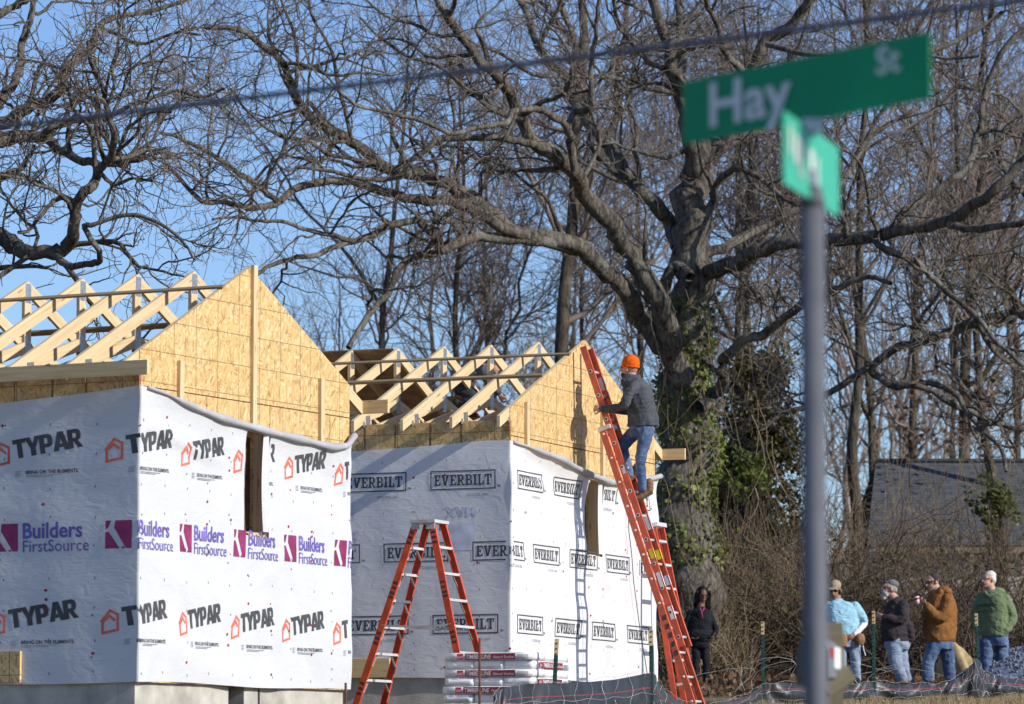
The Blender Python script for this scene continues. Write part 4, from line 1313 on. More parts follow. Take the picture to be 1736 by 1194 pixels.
# ---- neighbour's house behind the brush
def neighbour():
    Y = 88.0
    g = on_ground(1660, Y)
    root = thing('neighbour_house', g, 'low pale house with a grey shingle roof behind the brush at the right', 'house')
    x0, x1 = at(1465, 800, Y).x, at(1900, 800, Y).x
    zr, ze = at(1600, 782, Y + 3).z, at(1600, 925, Y - .4).z
    m = Mat('grey_shingles', .9, .15)
    co = m.coord('Object')
    br = m.n('TexBrick'); br.inputs['Scale'].default_value = 1.0
    br.inputs['Brick Width'].default_value = .33; br.inputs['Row Height'].default_value = .14; br.inputs['Mortar Size'].default_value = .008
    br.inputs['Color1'].default_value = (.075, .078, .085, 1); br.inputs['Color2'].default_value = (.12, .124, .13, 1); br.inputs['Mortar'].default_value = (.025, .025, .027, 1)
    mp = m.coord('UV'); m.l(mp, br.inputs['Vector'])
    m.col(m.mix(m.math('MULTIPLY', m.noise(co, 14, 4), .6), br.outputs['Color'], (.07, .072, .077)))
    m.bump(br.outputs['Fac'], .4, .01)
    mb = MB()
    L = x1 - x0
    def sl(y, z, n=1):
        return (y, z)
    pf = [(Y - .5, ze), (Y + 3, zr), (Y + 6.5, ze)]
    hyp = math.hypot(3.5, zr - ze)
    mb.poly([(x0, pf[0][0], pf[0][1]), (x1, pf[0][0], pf[0][1]), (x1, pf[1][0], pf[1][1]), (x0 + .5, pf[1][0], pf[1][1])], [(0, 0), (L, 0), (L, hyp), (.5, hyp)])
    mb.poly([(x0 + .5, pf[1][0], pf[1][1]), (x1, pf[1][0], pf[1][1]), (x1, pf[2][0], pf[2][1]), (x0, pf[2][0], pf[2][1])], [(0, 0), (L, 0), (L, hyp), (0, hyp)])
    rf = mb.build('roof', m.m, root)
    MB().box((x0 + .5, Y + 2.9, zr - .01), (L - .5, 0, 0), (0, .2, 0), (0, 0, .06)).build('ridge_cap', plain('ridge_shingle', (.06, .06, .065), .9), rf)
    wall = plain('pale_siding', (.50, .46, .47), .8, .2, 0, .06, 2)
    for k in range(9):
        z = gz(g.x, Y) - .2 + k * (ze - gz(g.x, Y) + .1) / 9
        MB().box((x0 + .4, Y, z), (L - .6, 0, 0), (0, .16 - .012 * (k % 2), 0), (0, 0, (ze - gz(g.x, Y) + .1) / 9 - .004)).build('siding_board', wall, root)
    MB().box((x0 + .2, Y - .46, ze - .16), (L - .2, 0, 0), (0, .03, 0), (0, 0, .15)).build('fascia', plain('brown_fascia', (.20, .16, .12), .8), root)
    MB().box((x0 + .45, Y + .17, gz(g.x, Y) - .2), (.15, 0, 0), (0, 5.6, 0), (0, 0, ze - gz(g.x, Y) + .1)).build('end_wall', wall, root)
    # side gable
    mb = MB(); mb.poly([(x0 + .5, Y + .2, ze - .15), (x0 + .5, Y + 5.8, ze - .15), (x0 + .7, Y + 3, zr - .12)]); mb.build('gable_wall', wall, root)
neighbour()
# ------------------------------------------------------------------ ladders and building materials
def wall_pt(h, px, py, off=.02):
    """point on the gable wall plane of house h (moved out by off) seen at a pixel"""
    p = at(px, py, 50.0); o = Vector((0, 0, CAM_Z)); d = p - o
    n = h.ea
    t = (h.O + n * (-off) - o).dot(n) / d.dot(n)
    return o + d * t

def px_of(p):
    d = p - Vector((0, 0, CAM_Z))
    f = d.y * _cp + d.z * _sp
    return CXP + FPX * d.x / f

def stand_off(h, top, px):
    """ground point straight out from the wall below top that shows at pixel column px"""
    lo, hi = 0.0, 4.0
    for _ in range(40):
        b = (lo + hi) / 2
        p = top - h.ea * b
        p = Vector((p.x, p.y, gz(p.x, p.y)))
        if px_of(p) < px: lo = b
        else: hi = b
    return p

def extension_ladder():
    W = .33
    eu, out = h2.eu, -h2.ea
    top = wall_pt(h2, 984, 594, .05)
    # foot straight out from the wall below the top
    foot = stand_off(h2, top, 1189)
    ax = (top - foot)
    Ltot = ax.length
    ax = ax.normalized()
    nrm = eu.cross(ax).normalized()
    if nrm.dot(out) < 0: nrm = -nrm
    root = thing('extension_ladder', foot, 'tall faded red extension ladder leaning on the farther gable, man climbing it', 'ladder')
    def rail(name, p0, p1, x, lift, w=.078, t=.030):
        a, b = p0 + eu * x + nrm * lift, p1 + eu * x + nrm * lift
        mb = MB()
        # channel section: web and two flanges
        sg = 1 if x > 0 else -1
        mb.bar(a, b, w, .006, nrm)
        mb.bar(a - eu * sg * .015 + nrm * (w / 2 - .004), b - eu * sg * .015 + nrm * (w / 2 - .004), .028, .006, eu)
        mb.bar(a - eu * sg * .015 - nrm * (w / 2 - .004), b - eu * sg * .015 - nrm * (w / 2 - .004), .028, .006, eu)
        return mb.build(name, MT['fibreglass_red'], root)
    base_top = foot + ax * (Ltot * .785)
    fly_bot = foot + ax * (Ltot * .18)
    r0 = [rail('rail', foot, base_top, s * W / 2, 0) for s in (-1, 1)]
    r1 = [rail('rail', fly_bot, top, s * (W / 2 - .035), .085) for s in (-1, 1)]
    s = .18
    while s < Ltot * .785:
        p = foot + ax * s
        MB().tube([p - eu * (W / 2 + .004), p + eu * (W / 2 + .004)], .017, 8).build('rung', MT['alu'], root, True)
        s += .305
    s = Ltot * .18 + .12
    while s < Ltot - .05:
        p = foot + ax * s + nrm * .085
        MB().tube([p - eu * (W / 2 - .03), p + eu * (W / 2 - .03)], .017, 8).build('rung', MT['alu'], root, True)
        for sg in (-1, 1):
            c = p + eu * sg * (W / 2 - .028)
            MB().tube([c, c + eu * sg * .006], [.024, .024], 10).build('rung_collar', MT['alu'], root)
            if sg < 0: MB().tube([c + eu * sg * .006, c + eu * sg * .008], [.014, .014], 8).build('rung_hole', MT['black'], root)
        s += .305
    MB().bar(base_top - ax * .03 - eu * (W / 2 + .008) + nrm * .03, base_top - ax * .03 + eu * (W / 2 + .008) + nrm * .03, .05, .16, ax).build('rail_guide', MT['alu'], root)
    for f, x, mat, l in ((.43, 1, 'yellow', .12), (.43, -1, 'yellow', .12), (.52, 1, 'ink_faint', .20), (.90, 1, 'ink_faint', .16), (.66, -1, 'ink_faint', .10), (.36, -1, 'white', .18), (.27, -1, 'white', .16), (.36, 1, 'ink_faint', .12)):
        p = foot + ax * (Ltot * f) + eu * x * (W / 2 - .035) + nrm * .085
        q = -1
        MB().box(p + eu * (q * .0065 if x < 0 else -.0355) - nrm * .02 - ax * l / 2, ax * l, nrm * .045, eu * (-.001)).build('sticker', MT[mat], root)
        p2 = p + nrm * .0365 - eu * x * .015
        MB().box(p2 - eu * .013 - ax * l / 2, ax * l, eu * .022, nrm * .002).build('sticker', MT[mat], root)
    for k in range(5):
        p = foot + ax * (.75 + .11 * k) - eu * (W / 2 + .0045) - nrm * .03
        MB().box(p, ax * .06 + nrm * .02, nrm * .05, -eu * .001).build('stripe', MT['label_dark'], root)
    for sg in (-1, 1):
        MB().bar(foot + eu * sg * W / 2 - nrm * .05 - up * .005, foot + eu * sg * W / 2 + nrm * .05 - up * .005, .06, .02, eu).build('foot', MT['black'], root)
    # haul rope
    pts = [foot + ax * (Ltot * .18 + .2 + k * .2) + nrm * (.0 + .03 * math.sin(k * 1.7)) + eu * .03 * math.sin(k) for k in range(12)]
    MB().tube(pts, .006, 5).build('rope', MT['white'], root, True)
    return foot, ax, nrm, Ltot
LAD_FOOT, LAD_AX, LAD_N, LAD_L = extension_ladder()

def step_ladder():
    """double-sided step ladder standing open before the farther house"""
    base = at(728, 1235, 47.0)
    g = gz(base.x, 47.0)
    top = at(728, 885, 47.0)
    eu, out = h2.eu, -h2.ea
    root = thing('step_ladder', Vector((top.x, top.y, g)), 'open orange double-sided step ladder with white steps beside the shingle stack', 'ladder')
    for sd, spread in ((-1, .78), (1, .66)):
        q = {}
        for k, e in enumerate((-1, 1)):
            t = top + out * sd * .09 + eu * e * .165
            b = Vector((top.x, top.y, g)) + out * sd * spread + eu * e * .40
            q[e] = (t, b)
            fwd = (out - (b - t).normalized() * out.dot((b - t).normalized())).normalized()
            mb = MB(); mb.bar(t, b, .075, .007, fwd)
            mb.bar(t - eu * e * .014 + fwd * .034, b - eu * e * .014 + fwd * .034, .026, .006, eu)
            mb.bar(t - eu * e * .014 - fwd * .034, b - eu * e * .014 - fwd * .034, .026, .006, eu)
            r = mb.build('rail', MT['fibreglass'], root)
            for j, f in enumerate((.05, .075, .10, .30, .325, .35, .37, .55, .575, .60, .80, .825, .85)):
                p = t.lerp(b, f)
                if e < 0: MB().box(p - eu * .0045 - fwd * .03, (b - t).normalized() * .028 + fwd * .012, fwd * .05, -eu * .001).build('stripe', MT['label_dark'], r)
            MB().bar(b - up * .02 - fwd * .05, b - up * .02 + fwd * .05, .05, .04, eu).build('foot', MT['black'], r)
        n = 7
        for i in range(1, n + 1):
            f = (i * .292) / (top.z - g)
            if f > .98: break
            a, c = q[-1][0].lerp(q[-1][1], f), q[1][0].lerp(q[1][1], f)
            MB().bar(a, c, .075, .028, out).build('step', MT['alu'], root)
            for e, pt in ((-1, a), (1, c)):
                o2 = pt - eu * e * .13
                MB().bar(o2 - up * .012, pt - up * .13 + (q[e][1] - q[e][0]).normalized() * .01, .02, .004, out).build('step_brace', MT['alu'], root)
        for e in (-1, 1):
            pass
    # top cap
    mb = MB(); mb.box(top - out * .15 - eu * .20 - up * .02, out * .30, eu * .40, up * .035)
    cap = mb.build('top_cap', MT['alu'], root)
    for e in (-1, 1):
        for sd in (-1, 1):
            MB().box(top + out * (sd * .09 - .05) + eu * e * .175 - up * .09, out * .10, eu * e * .008, up * .09).build('bracket', MT['alu'], cap)
    for e in (-1, 1):
        f = .52
        a = (top + out * -.09 + eu * e * .165).lerp(Vector((top.x, top.y, g)) + out * -.78 + eu * e * .40, f)
        c = (top + out * .09 + eu * e * .165).lerp(Vector((top.x, top.y, g)) + out * .66 + eu * e * .40, f)
        m = (a + c) / 2 - up * .02
        MB().bar(a, m, .022, .006, up).build('spreader', MT['alu'], root); MB().bar(m, c, .022, .006, up).build('spreader', MT['alu'], root)
step_ladder()

def leaning_ladder():
    """folded step ladder leaning on the wall behind the long ladder"""
    eu, out = h2.eu, -h2.ea
    top = wall_pt(h2, 1106, 893, .10)
    foot = stand_off(h2, top, 1158)
    root = thing('step_ladder', foot, 'bright orange folded step ladder leaning on the wall behind the long ladder', 'ladder')
    ax = (top - foot).normalized(); L = (top - foot).length
    nrm = eu.cross(ax).normalized()
    if nrm.dot(out) < 0: nrm = -nrm
    for lift, n in ((0, 0), (.11, 1)):
        for e in (-1, 1):
            a, b = foot + eu * e * (.25 - .02 * n) + nrm * lift, top + eu * e * .15 + nrm * lift * .6
            mb = MB(); mb.bar(a, b, .07, .007, nrm); mb.bar(a - eu * e * .012 + nrm * .032, b - eu * e * .012 + nrm * .032, .024, .006, eu)
            mb.build('rail', MT['fibreglass'], root)
    for i in range(1, 8):
        f = i * .3 / L
        if f > .97: break
        a, b = (foot + eu * .24).lerp(top + eu * .14, f), (foot - eu * .24).lerp(top - eu * .14, f)
        MB().bar(a + nrm * .10 * (1 - f * .4), b + nrm * .10 * (1 - f * .4), .08, .03, nrm).build('step', MT['alu'], root)
    MB().bar(top - eu * .17 + nrm * .05, top + eu * .17 + nrm * .05, .16, .05, nrm).build('top_cap', MT['alu'], root)
leaning_ladder()

def cable():
    px = [(1066, 826), (1065, 860), (1066, 900), (1071, 940), (1074, 985), (1080, 1030), (1086, 1075), (1093, 1115), (1098, 1148)]
    mb = MB(); mb.tube([wall_pt(h2, x, y, .06) for x, y in px], .005, 6)
    tag(mb.build('power_cord', MT['black'], None, True), 'thin black cord hanging down the sunlit wrap beside the long ladder', 'cord')
cable()

def shingles():
    MT['bundle'] = plain('bundle_film', (.80, .79, .78), .5, .3, 0, .12, 7, .35, 22)
    MT['bundle_red'] = plain('bundle_red', (.24, .022, .035), .4, .4, 0, .15, 6)
    MT['bundle_bright'] = plain('bundle_bright_red', (.50, .03, .045), .4, .4)
    MT['ink_white'] = plain('white_ink', (.72, .71, .70), .5)
    eu, ea = h2.eu, h2.ea
    S = at(903, 1150, 44.0); g = gz(S.x, S.y)
    S.z = g
    # pallet
    pal = thing('pallet', S, 'wooden pallet under the shingle bundles', 'pallet')
    for k in range(3): MB().box(S + up * .005 + eu * (.02 + k * .43), ea * 1.0, eu * .09, up * .09).build('stringer', MT['lumber_grey'], pal)
    for k in range(6): MB().box(S + up * .097 + ea * (.01 + k * .175), eu * 1.0, ea * .12, up * .02).build('deck_board', MT['lumber_grey'], pal)
    z = g + .121
    txt, tw = text_polys('TIMBERLINE', .062, .012, .86, .12)
    tx2, tw2 = text_polys('Natural Shadow', .042, .004, .86, .2)
    gf, gw = text_polys('GAF', .035, .012)
    n = 8
    layer_h = (2.985 - z) / n
    r = random.Random(3)
    where = ['bottom', 'second', 'third', 'fourth', 'fifth', 'sixth', 'seventh', 'top']
    for k in range(n):
        lay = (n - 1 - k) % 2 == 0          # top layer shows its long side to the left
        for j in range(3):
            jx, jy = r.uniform(-.012, .012), r.uniform(-.012, .012)
            h = layer_h - .004
            A, B = (ea, eu) if lay else (eu, ea)
            o = Vector((S.x, S.y, z)) + B * (.335 * j + jx) + A * jy
            lab = '%s layer of the shingle stack, wrapped bundle %s' % (where[k], ('nearest the camera', 'in the middle of its layer', 'farthest from the camera')[j])
            root = thing('shingle_bundle', o, lab, 'shingle bundle', 'wrapped shingle bundles stacked on the pallet')
            L, Wd = 1.0, .325
            bm = bmesh.new()
            bmesh.ops.create_cube(bm, size=1)
            for v in bm.verts: v.co = Vector(((v.co.x + .5) * L, (v.co.y + .5) * Wd, (v.co.z + .5) * h))
            bmesh.ops.bevel(bm, geom=bm.edges[:], offset=.007, segments=2, affect='EDGES')
            bmesh.ops.subdivide_edges(bm, edges=[e for e in bm.edges if e.calc_length() > .2], cuts=6)
            for v in bm.verts:
                v.co += Vector((r.uniform(-1, 1), r.uniform(-1, 1), r.uniform(-.7, .5))) * .0022
                v.co = o + A * v.co.x + B * v.co.y + up * v.co.z
            if A.cross(B).z < 0: bmesh.ops.reverse_faces(bm, faces=bm.faces[:])
            me = bpy.data.meshes.new('wrapper'); bm.to_mesh(me); bm.free()
            link_mesh('wrapper', me, MT['bundle'], root, True)
            if j == 0:
                # label on the long outer side; text runs left to right as seen from outside
                side = -B
                xdir = -A if lay else A
                org = o + (A * L if lay else Vector()) + side * .0045
                def mp(x, y, l, org=org, xdir=xdir, side=side): return org + xdir * x + up * y + side * l
                hh = h
                red = [rc(.235, .008, .80, hh - .008)]
                brt = [rc(.145, .010, .215, hh - .010)]
                gr = [rc(.05, .018 + .012 * q_, .12, .022 + .012 * q_) for q_ in range(3)] + [rc(.82, .018 + .012 * q_, .95, .024 + .012 * q_) for q_ in range(4)]
                wt = xf(txt, .245, .020) + xf(tx2, .245 + tw + .02, .022) + xf(gf, .152, .026)
                print_on('label', [(MT['bundle_red'], red), (MT['bundle_bright'], brt), (MT['ink_grey'], gr), (MT['ink_white'], wt)], mp, root, 9)
            if k == n - 1:
                def mt(x, y, l, o=o, A=A, B=B): return o + A * x + B * y + up * (layer_h - .002 + l)
                print_on('label', [(MT['bundle_red'], [rc(.05, .05, .95, .075), rc(.05, .15, .95, .165), rc(.05, .25, .95, .275)])], mt, root, 9)
        z += layer_h
shingles()

# ------------------------------------------------------------------ erosion fence
def silt_fence():
    MT['silt'] = plain('black_fence_fabric', (.030, .031, .034), .42, .5, 0, .4, 5, .5, 14)
    MT['post_green'] = plain('green_post', (.015, .05, .04), .5, .4, 0, .3, 8)
    MT['post_tan'] = plain('tan_post_tip', (.50, .36, .18), .7, .2, 0, .15, 8)
    MT['rust'] = plain('rusty_steel', (.16, .07, .04), .85, .2, .1, .3, 20)
    MT['wire'] = plain('fence_wire', (.50, .49, .46), .5, .4, .3, .15, 5)
    a0 = on_ground(938, 44.0)
    root = thing('silt_fence', a0, 'sagging black fabric fence with wire mesh and green steel posts in front of the men', 'fence')
    def tpost(px, Y, ytop, lean=0.0):
        t = at(px, ytop, Y); b = Vector((t.x + lean, Y, gz(t.x, Y) - .25))
        d = t - b
        n = d.length
        tip = b.lerp(t, 1 - .17 / n)
        mb = MB()
        mb.bar(b, tip, .045, .006, (1, 0, 0)); mb.bar(b + Vector((0, .018, 0)), tip + Vector((0, .018, 0)), .034, .006, (0, 1, 0))
        p = mb.build('post', MT['post_green'], root)
        mb = MB()
        mb.bar(tip, t, .045, .006, (1, 0, 0)); mb.bar(tip + Vector((0, .018, 0)), t + Vector((0, .018, 0)), .034, .006, (0, 1, 0))
        mb.build('post_tip', MT['post_tan'], p)
        mb = MB(); k = .1
        while k < n:
            q = b.lerp(t, k / n); mb.box(q + Vector((-.008, -.012, 0)), (.016, 0, 0), (0, .010, 0), (0, 0, .014)); k += .055
        o = mb.build('post_studs', MT['post_green'], p); o['kind'] = 'stuff'
    for a in ((944, 44.0, 1083, -.06), (1104, 46.0, 1068, 0), (1293, 55.5, 1054, 0), (1481, 57.0, 1036, 0), (1655, 58.3, 1040, 0.02), (1850, 60.0, 1040, 0)):
        tpost(*a)
    r = np.random.default_rng(4)
    # fabric: top edge followed in the photo, hem on the ground
    top = [(836, 43.1, 1180), (850, 43.2, 1168), (890, 43.5, 1160), (944, 44.0, 1158), (1000, 44.6, 1156), (1050, 45.2, 1151), (1104, 46.0, 1142), (1118, 46.7, 1160), (1140, 47.8, 1182), (1180, 49.8, 1196), (1230, 52.2, 1190),
           (1270, 54.4, 1178), (1293, 55.5, 1162), (1330, 55.8, 1158), (1390, 56.3, 1161), (1440, 56.7, 1161), (1481, 57.0, 1156), (1520, 57.3, 1161), (1560, 57.6, 1160), (1600, 57.9, 1158), (1630, 58.1, 1145), (1655, 58.25, 1120),
           (1668, 58.4, 1138), (1690, 58.6, 1148), (1720, 58.9, 1152), (1760, 59.3, 1156), (1850, 60, 1158)]
    T = np.array([at(x, y, d) for x, d, y in top])
    T, _ = resample(T, np.ones(len(T)), 240)
    n, m = len(T), 12
    V = []
    for i in range(n):
        g = gz(T[i, 0], T[i, 1]) - .03
        bag = .05 + .04 * math.sin(i * .21) + .03 * math.sin(i * .53 + 1)
        for j in range(m):
            f = j / (m - 1)
            w = .02 * math.sin(i * .9 + f * 5) + .025 * math.sin(i * .37 - f * 7) * f
            V.append((T[i, 0] + .4 * w, T[i, 1] - bag * math.sin(f * math.pi) * 1.3 + w, max(T[i, 2] * (1 - f) + g * f, g)))
    F = [(i * m + j, (i + 1) * m + j, (i + 1) * m + j + 1, i * m + j + 1) for i in range(n - 1) for j in range(m - 1)]
    fab = np_mesh('fabric', V, F, MT['silt'], root)
    # red thread woven along the top
    mb = MB()
    for i in range(0, n - 1):
        j = 3
        a, b = Vector(V[i * m + j]), Vector(V[(i + 1) * m + j])
        a += Vector((0, -.006, 0)); b += Vector((0, -.006, 0))
        mb.poly([a, b, b + up * .010, a + up * .006])
    o = mb.build('red_thread', plain('faded_red_thread', (.28, .05, .06), .8), fab); o['kind'] = 'stuff'
    # wire mesh in front, bent and partly loose
    P = np.array(V).reshape(n, m, 3)
    mb = MB()
    for j in (0, 4, 8):
        pts = [Vector(P[i, j]) + Vector((0, -.035 - .02 * math.sin(i * .3 + j), .012 * math.sin(i * .8 + j) + (.03 * abs(math.sin(i * .11)) if j == 0 else 0))) for i in range(0, n, 2)]
        mb.tube(pts, .0020, 4)
    for i in range(1, n, 4):
        pts = [Vector(P[i, j]) + Vector((.02 * math.sin(j + i), -.037 - .02 * math.sin(i * .3 + j), 0)) for j in range(0, m)]
        mb.tube(pts, .0017, 4)
    # loose ends sticking up
    for (px, Y, h) in ((1245, 53, .30), (1262, 54, .42), (1275, 54.6, .36), (1455, 57.2, .35), (1470, 57.1, .28), (1500, 57.4, .22), (1420, 56.7, .18)):
        b = on_ground(px, Y); b.z += .22
        pts = [b + Vector((.10 * k * math.sin(px + k * .4), .03 * math.sin(k), h * math.sin(k / 8 * 2.6))) for k in range(9)]
        mb.tube(pts, .0026, 4)
    o = mb.build('wire_mesh', MT['wire'], root); o['kind'] = 'stuff'
    # two rusty pins by the houses
    for px, Y, y0, lab in ((813, 42.6, 1082, 'rusty steel pin standing in front of the shingle stack'), (586, 41.6, 1158, 'short rusty pin beside the corner of the nearer house')):
        t = at(px, y0, Y); b = Vector((t.x, Y, gz(t.x, Y) - .3))
        mb = MB(); mb.tube([b, t], .011, 8)
        k = 0.05
        while k < (t - b).length:
            q = b.lerp(t, k / (t - b).length); mb.tube([q, q + up * .012], .0135, 8); k += .03
        tag(mb.build('steel_pin', MT['rust'], None, False), lab, 'steel pin')
silt_fence()

# ------------------------------------------------------------------ street sign, mailbox, overhead wire
def street_sign():
    MT['sign_green'] = plain('sign_green', (.005, .29, .125), .5, .12, 0, .06, 3)
    MT['sign_white'] = plain('sign_white', (.70, .71, .70), .45, .4, 0, .05, 3)
    MT['post_galv'] = plain('galvanised_post', (.12, .125, .14), .7, .25, .1, .15, 9)
    Y = 13.0
    c = at(1380, 700, Y)
    g = gz(c.x, Y)
    root = thing('street_sign', Vector((c.x, Y, g)), 'blurred green street name sign on a grey post in the foreground', 'street sign')
    ztop = at(1380, 352, Y).z
    mb = MB(); mb.tube([(c.x, Y, g - .5), (c.x, Y, ztop)], .037, 18); mb.build('post', MT['post_galv'], root, True)
    # upper blade: from the right end (near) back to the left end
    e1 = Vector((-.6115, .791, 0)); n1 = Vector((-.791, -.6115, 0))
    def fit(pxr, pyr):
        return at(pxr, pyr, Y)
    R = at(1577, 111, 12.62); 
    L1 = 1.155
    H1 = .204
    def blade(name, o, e, n, L, H, layers):
        mb = MB(); mb.box(o - up * H / 2 - n * .002, e * L, up * H, n * .004)
        b = mb.build(name, MT['sign_green'], root)
        for nm, org, xd, side, lay in layers:
            print_on('lettering', lay, lambda x, y, l: org + xd * x + up * y + side * (l), b, 9)
        return b
    hay, hw = text_polys('Hay', .195, .022, 1.28)
    st, sw = text_polys('St', .115, .014, 1.2)
    left = R + e1 * L1
    blade('name_blade', R, e1, n1, L1, H1, [('hay', left + n1 * .003, -e1, n1, [(MT['sign_white'], xf(hay, .125, -.06))]), ('st', left + n1 * .003, -e1, n1, [(MT['sign_white'], xf(st, .92, .002))]),
                                            ('hay', R - n1 * .003, e1, -n1, [(MT['sign_white'], xf(hay, .125, -.06))]), ('st', R - n1 * .003, e1, -n1, [(MT['sign_white'], xf(st, .92, .002))])])
    # lower blade, seen almost edge-on
    e2 = Vector((.284, .959, 0)); n2 = Vector((.959, -.284, 0))
    A = at(1328, 249, 12.62)
    bl = blade('name_blade', A, e2, n2, .78, .222, [])
    bl.data.materials[0] = plain('sunlit_sign_green', (.045, .40, .25), .45, .4, 0, .06, 3)  # paler copy of the sign green, the sunlight on this blade painted in
    MT['sign_dull'] = plain('dull_sign_white', (.62, .66, .60), .5, .4, 0, .05, 3)  # duller white for the marks on the lower blade
    marks = [rc(.06, -.01, .09, .075), rc(.13, -.03, .17, .06), rc(.20, -.06, .25, .05), rc(.34, -.05, .40, .045), rc(.44, -.06, .47, .03)]
    print_on('lettering', [(MT['sign_dull'], marks)], lambda x, y, l: A + n2 * .002 + e2 * x + up * y + n2 * l, bl, 9)
    # brackets: cap on the post and cross piece between the blades
    m = A + e2 * .36; m = Vector((c.x, Y, A.z))
    MB().tube([(c.x, Y, ztop), (c.x, Y, at(1380, 318, Y).z)], [.040, .030], 14).build('post_cap', MT['post_galv'], root, True)
    MB().box((c.x - .012, Y - .05, at(1380, 318, Y).z), (.024, 0, 0), (0, .10, 0), (0, 0, .05)).build('bracket', MT['steel'], root)
    zt = A.z + .10
    MB().box((c.x - .03, Y - .03, zt), (.06, 0, 0), (0, .06, 0), (0, 0, R.z - H1 / 2 - zt - .004)).build('bracket', MT['steel'], root)
street_sign()

def mailbox():
    MT['mail_grey'] = plain('mailbox_grey', (.22, .235, .255), .4, .5, .2, .1, 8)
    MT['mail_shade'] = plain('mailbox_front_shade', (.035, .037, .042), .5)  # door near black, the shade on the front put into its colour
    MT['grey_wood'] = make_lumber('old_post_wood', (.66, .74, .84), .42)
    Y = 22.0
    f = at(1378, 1148, Y)
    g = gz(f.x, Y)
    root = thing('mailbox', Vector((f.x + .1, Y + .25, g)), 'blurred grey arched mailbox on a wooden post beside the street sign post', 'mailbox')
    ax = Vector((.25, .968, 0)).normalized(); sd = Vector((ax.y, -ax.x, 0))
    W, Hs, L = .165, .125, .50
    prof = [(-W / 2, 0), (W / 2, 0), (W / 2, Hs)] + [(W / 2 * math.cos(a), Hs + W / 2 * math.sin(a)) for a in np.linspace(.2, math.pi - .2, 9)] + [(-W / 2, Hs)]
    mb = MB()
    fr = [f + sd * x + up * z for x, z in prof]; bk = [p + ax * L for p in fr]
    n = len(prof)
    for i in range(n):
        k = (i + 1) % n
        mb.poly([fr[i], bk[i], bk[k], fr[k]])
    mb.poly(bk[::-1])
    body = mb.build('box', MT['mail_grey'], root)
    mb = MB()
    f2 = [f - ax * .012 + sd * x * 1.03 + up * (z * 1.02 - .003) for x, z in prof]; b2 = [p + ax * .014 for p in f2]
    mb.poly(f2[::-1] if False else f2)
    for i in range(n):
        k = (i + 1) % n; mb.poly([f2[i], b2[i], b2[k], f2[k]])
    mb.build('door', MT['mail_shade'], root)
    s0 = f + sd * (W / 2 + .0015) + up * .05
    MB().box(s0 + ax * .05 + up * .05, ax * .10, up * .055, sd * .001).build('sticker', MT['red'], body)
    MB().box(s0 + ax * .17, ax * .22, up * .11, sd * .001).build('sticker', MT['white'], body)
    # post, arm and brace
    p = at(1414, 1150, Y + .36)
    MB().box((p.x - .045, p.y - .045, g - .4), (.09, 0, 0), (0, .09, 0), (0, 0, at(1414, 1056, Y + .36).z - g + .4)).build('post', MT['grey_wood'], root)
    q = f + ax * .05 - up * .022
    MB().bar(q - sd * .05, q - sd * .05 + ax * .7, .04, .09, up).build('arm', MT['grey_wood'], root)
    a = at(1400, 1168, Y + .2); b = at(1444, 1140, Y + .22)
    MB().bar(a, b, .085, .035, up).build('cross_board', MT['grey_wood'], root)
    MB().bar(at(1410, 1172, Y + .22), Vector((p.x + .04, p.y - .06, g + .55)), .06, .035, (1, 0, 0)).build('brace', MT['grey_wood'], root)
mailbox()

def overhead_wire():
    A, B = at(0, 216, 17.0), at(1736, 0, 14.2)
    d = B - A
    pts = []
    for k in range(61):
        t = -3 + 7 * k / 60
        p = A + d * t
        p.z += .0072 * ((t - .5) ** 2 - .25) * d.length * .9
        pts.append(p)
    mb = MB(); mb.tube(pts, .0115, 8)
    m2 = [p + Vector((0, .012, -.006 + .006 * math.sin(i * 2.0))) for i, p in enumerate(pts)]
    MT['cable'] = plain('cable_sheath', (.10, .097, .125), .5, .4, 0, .15, 5)
    tag(mb.build('overhead_wire', MT['cable'], None, True), 'blurred dark overhead wire slanting across the sky', 'wire')
overhead_wire()

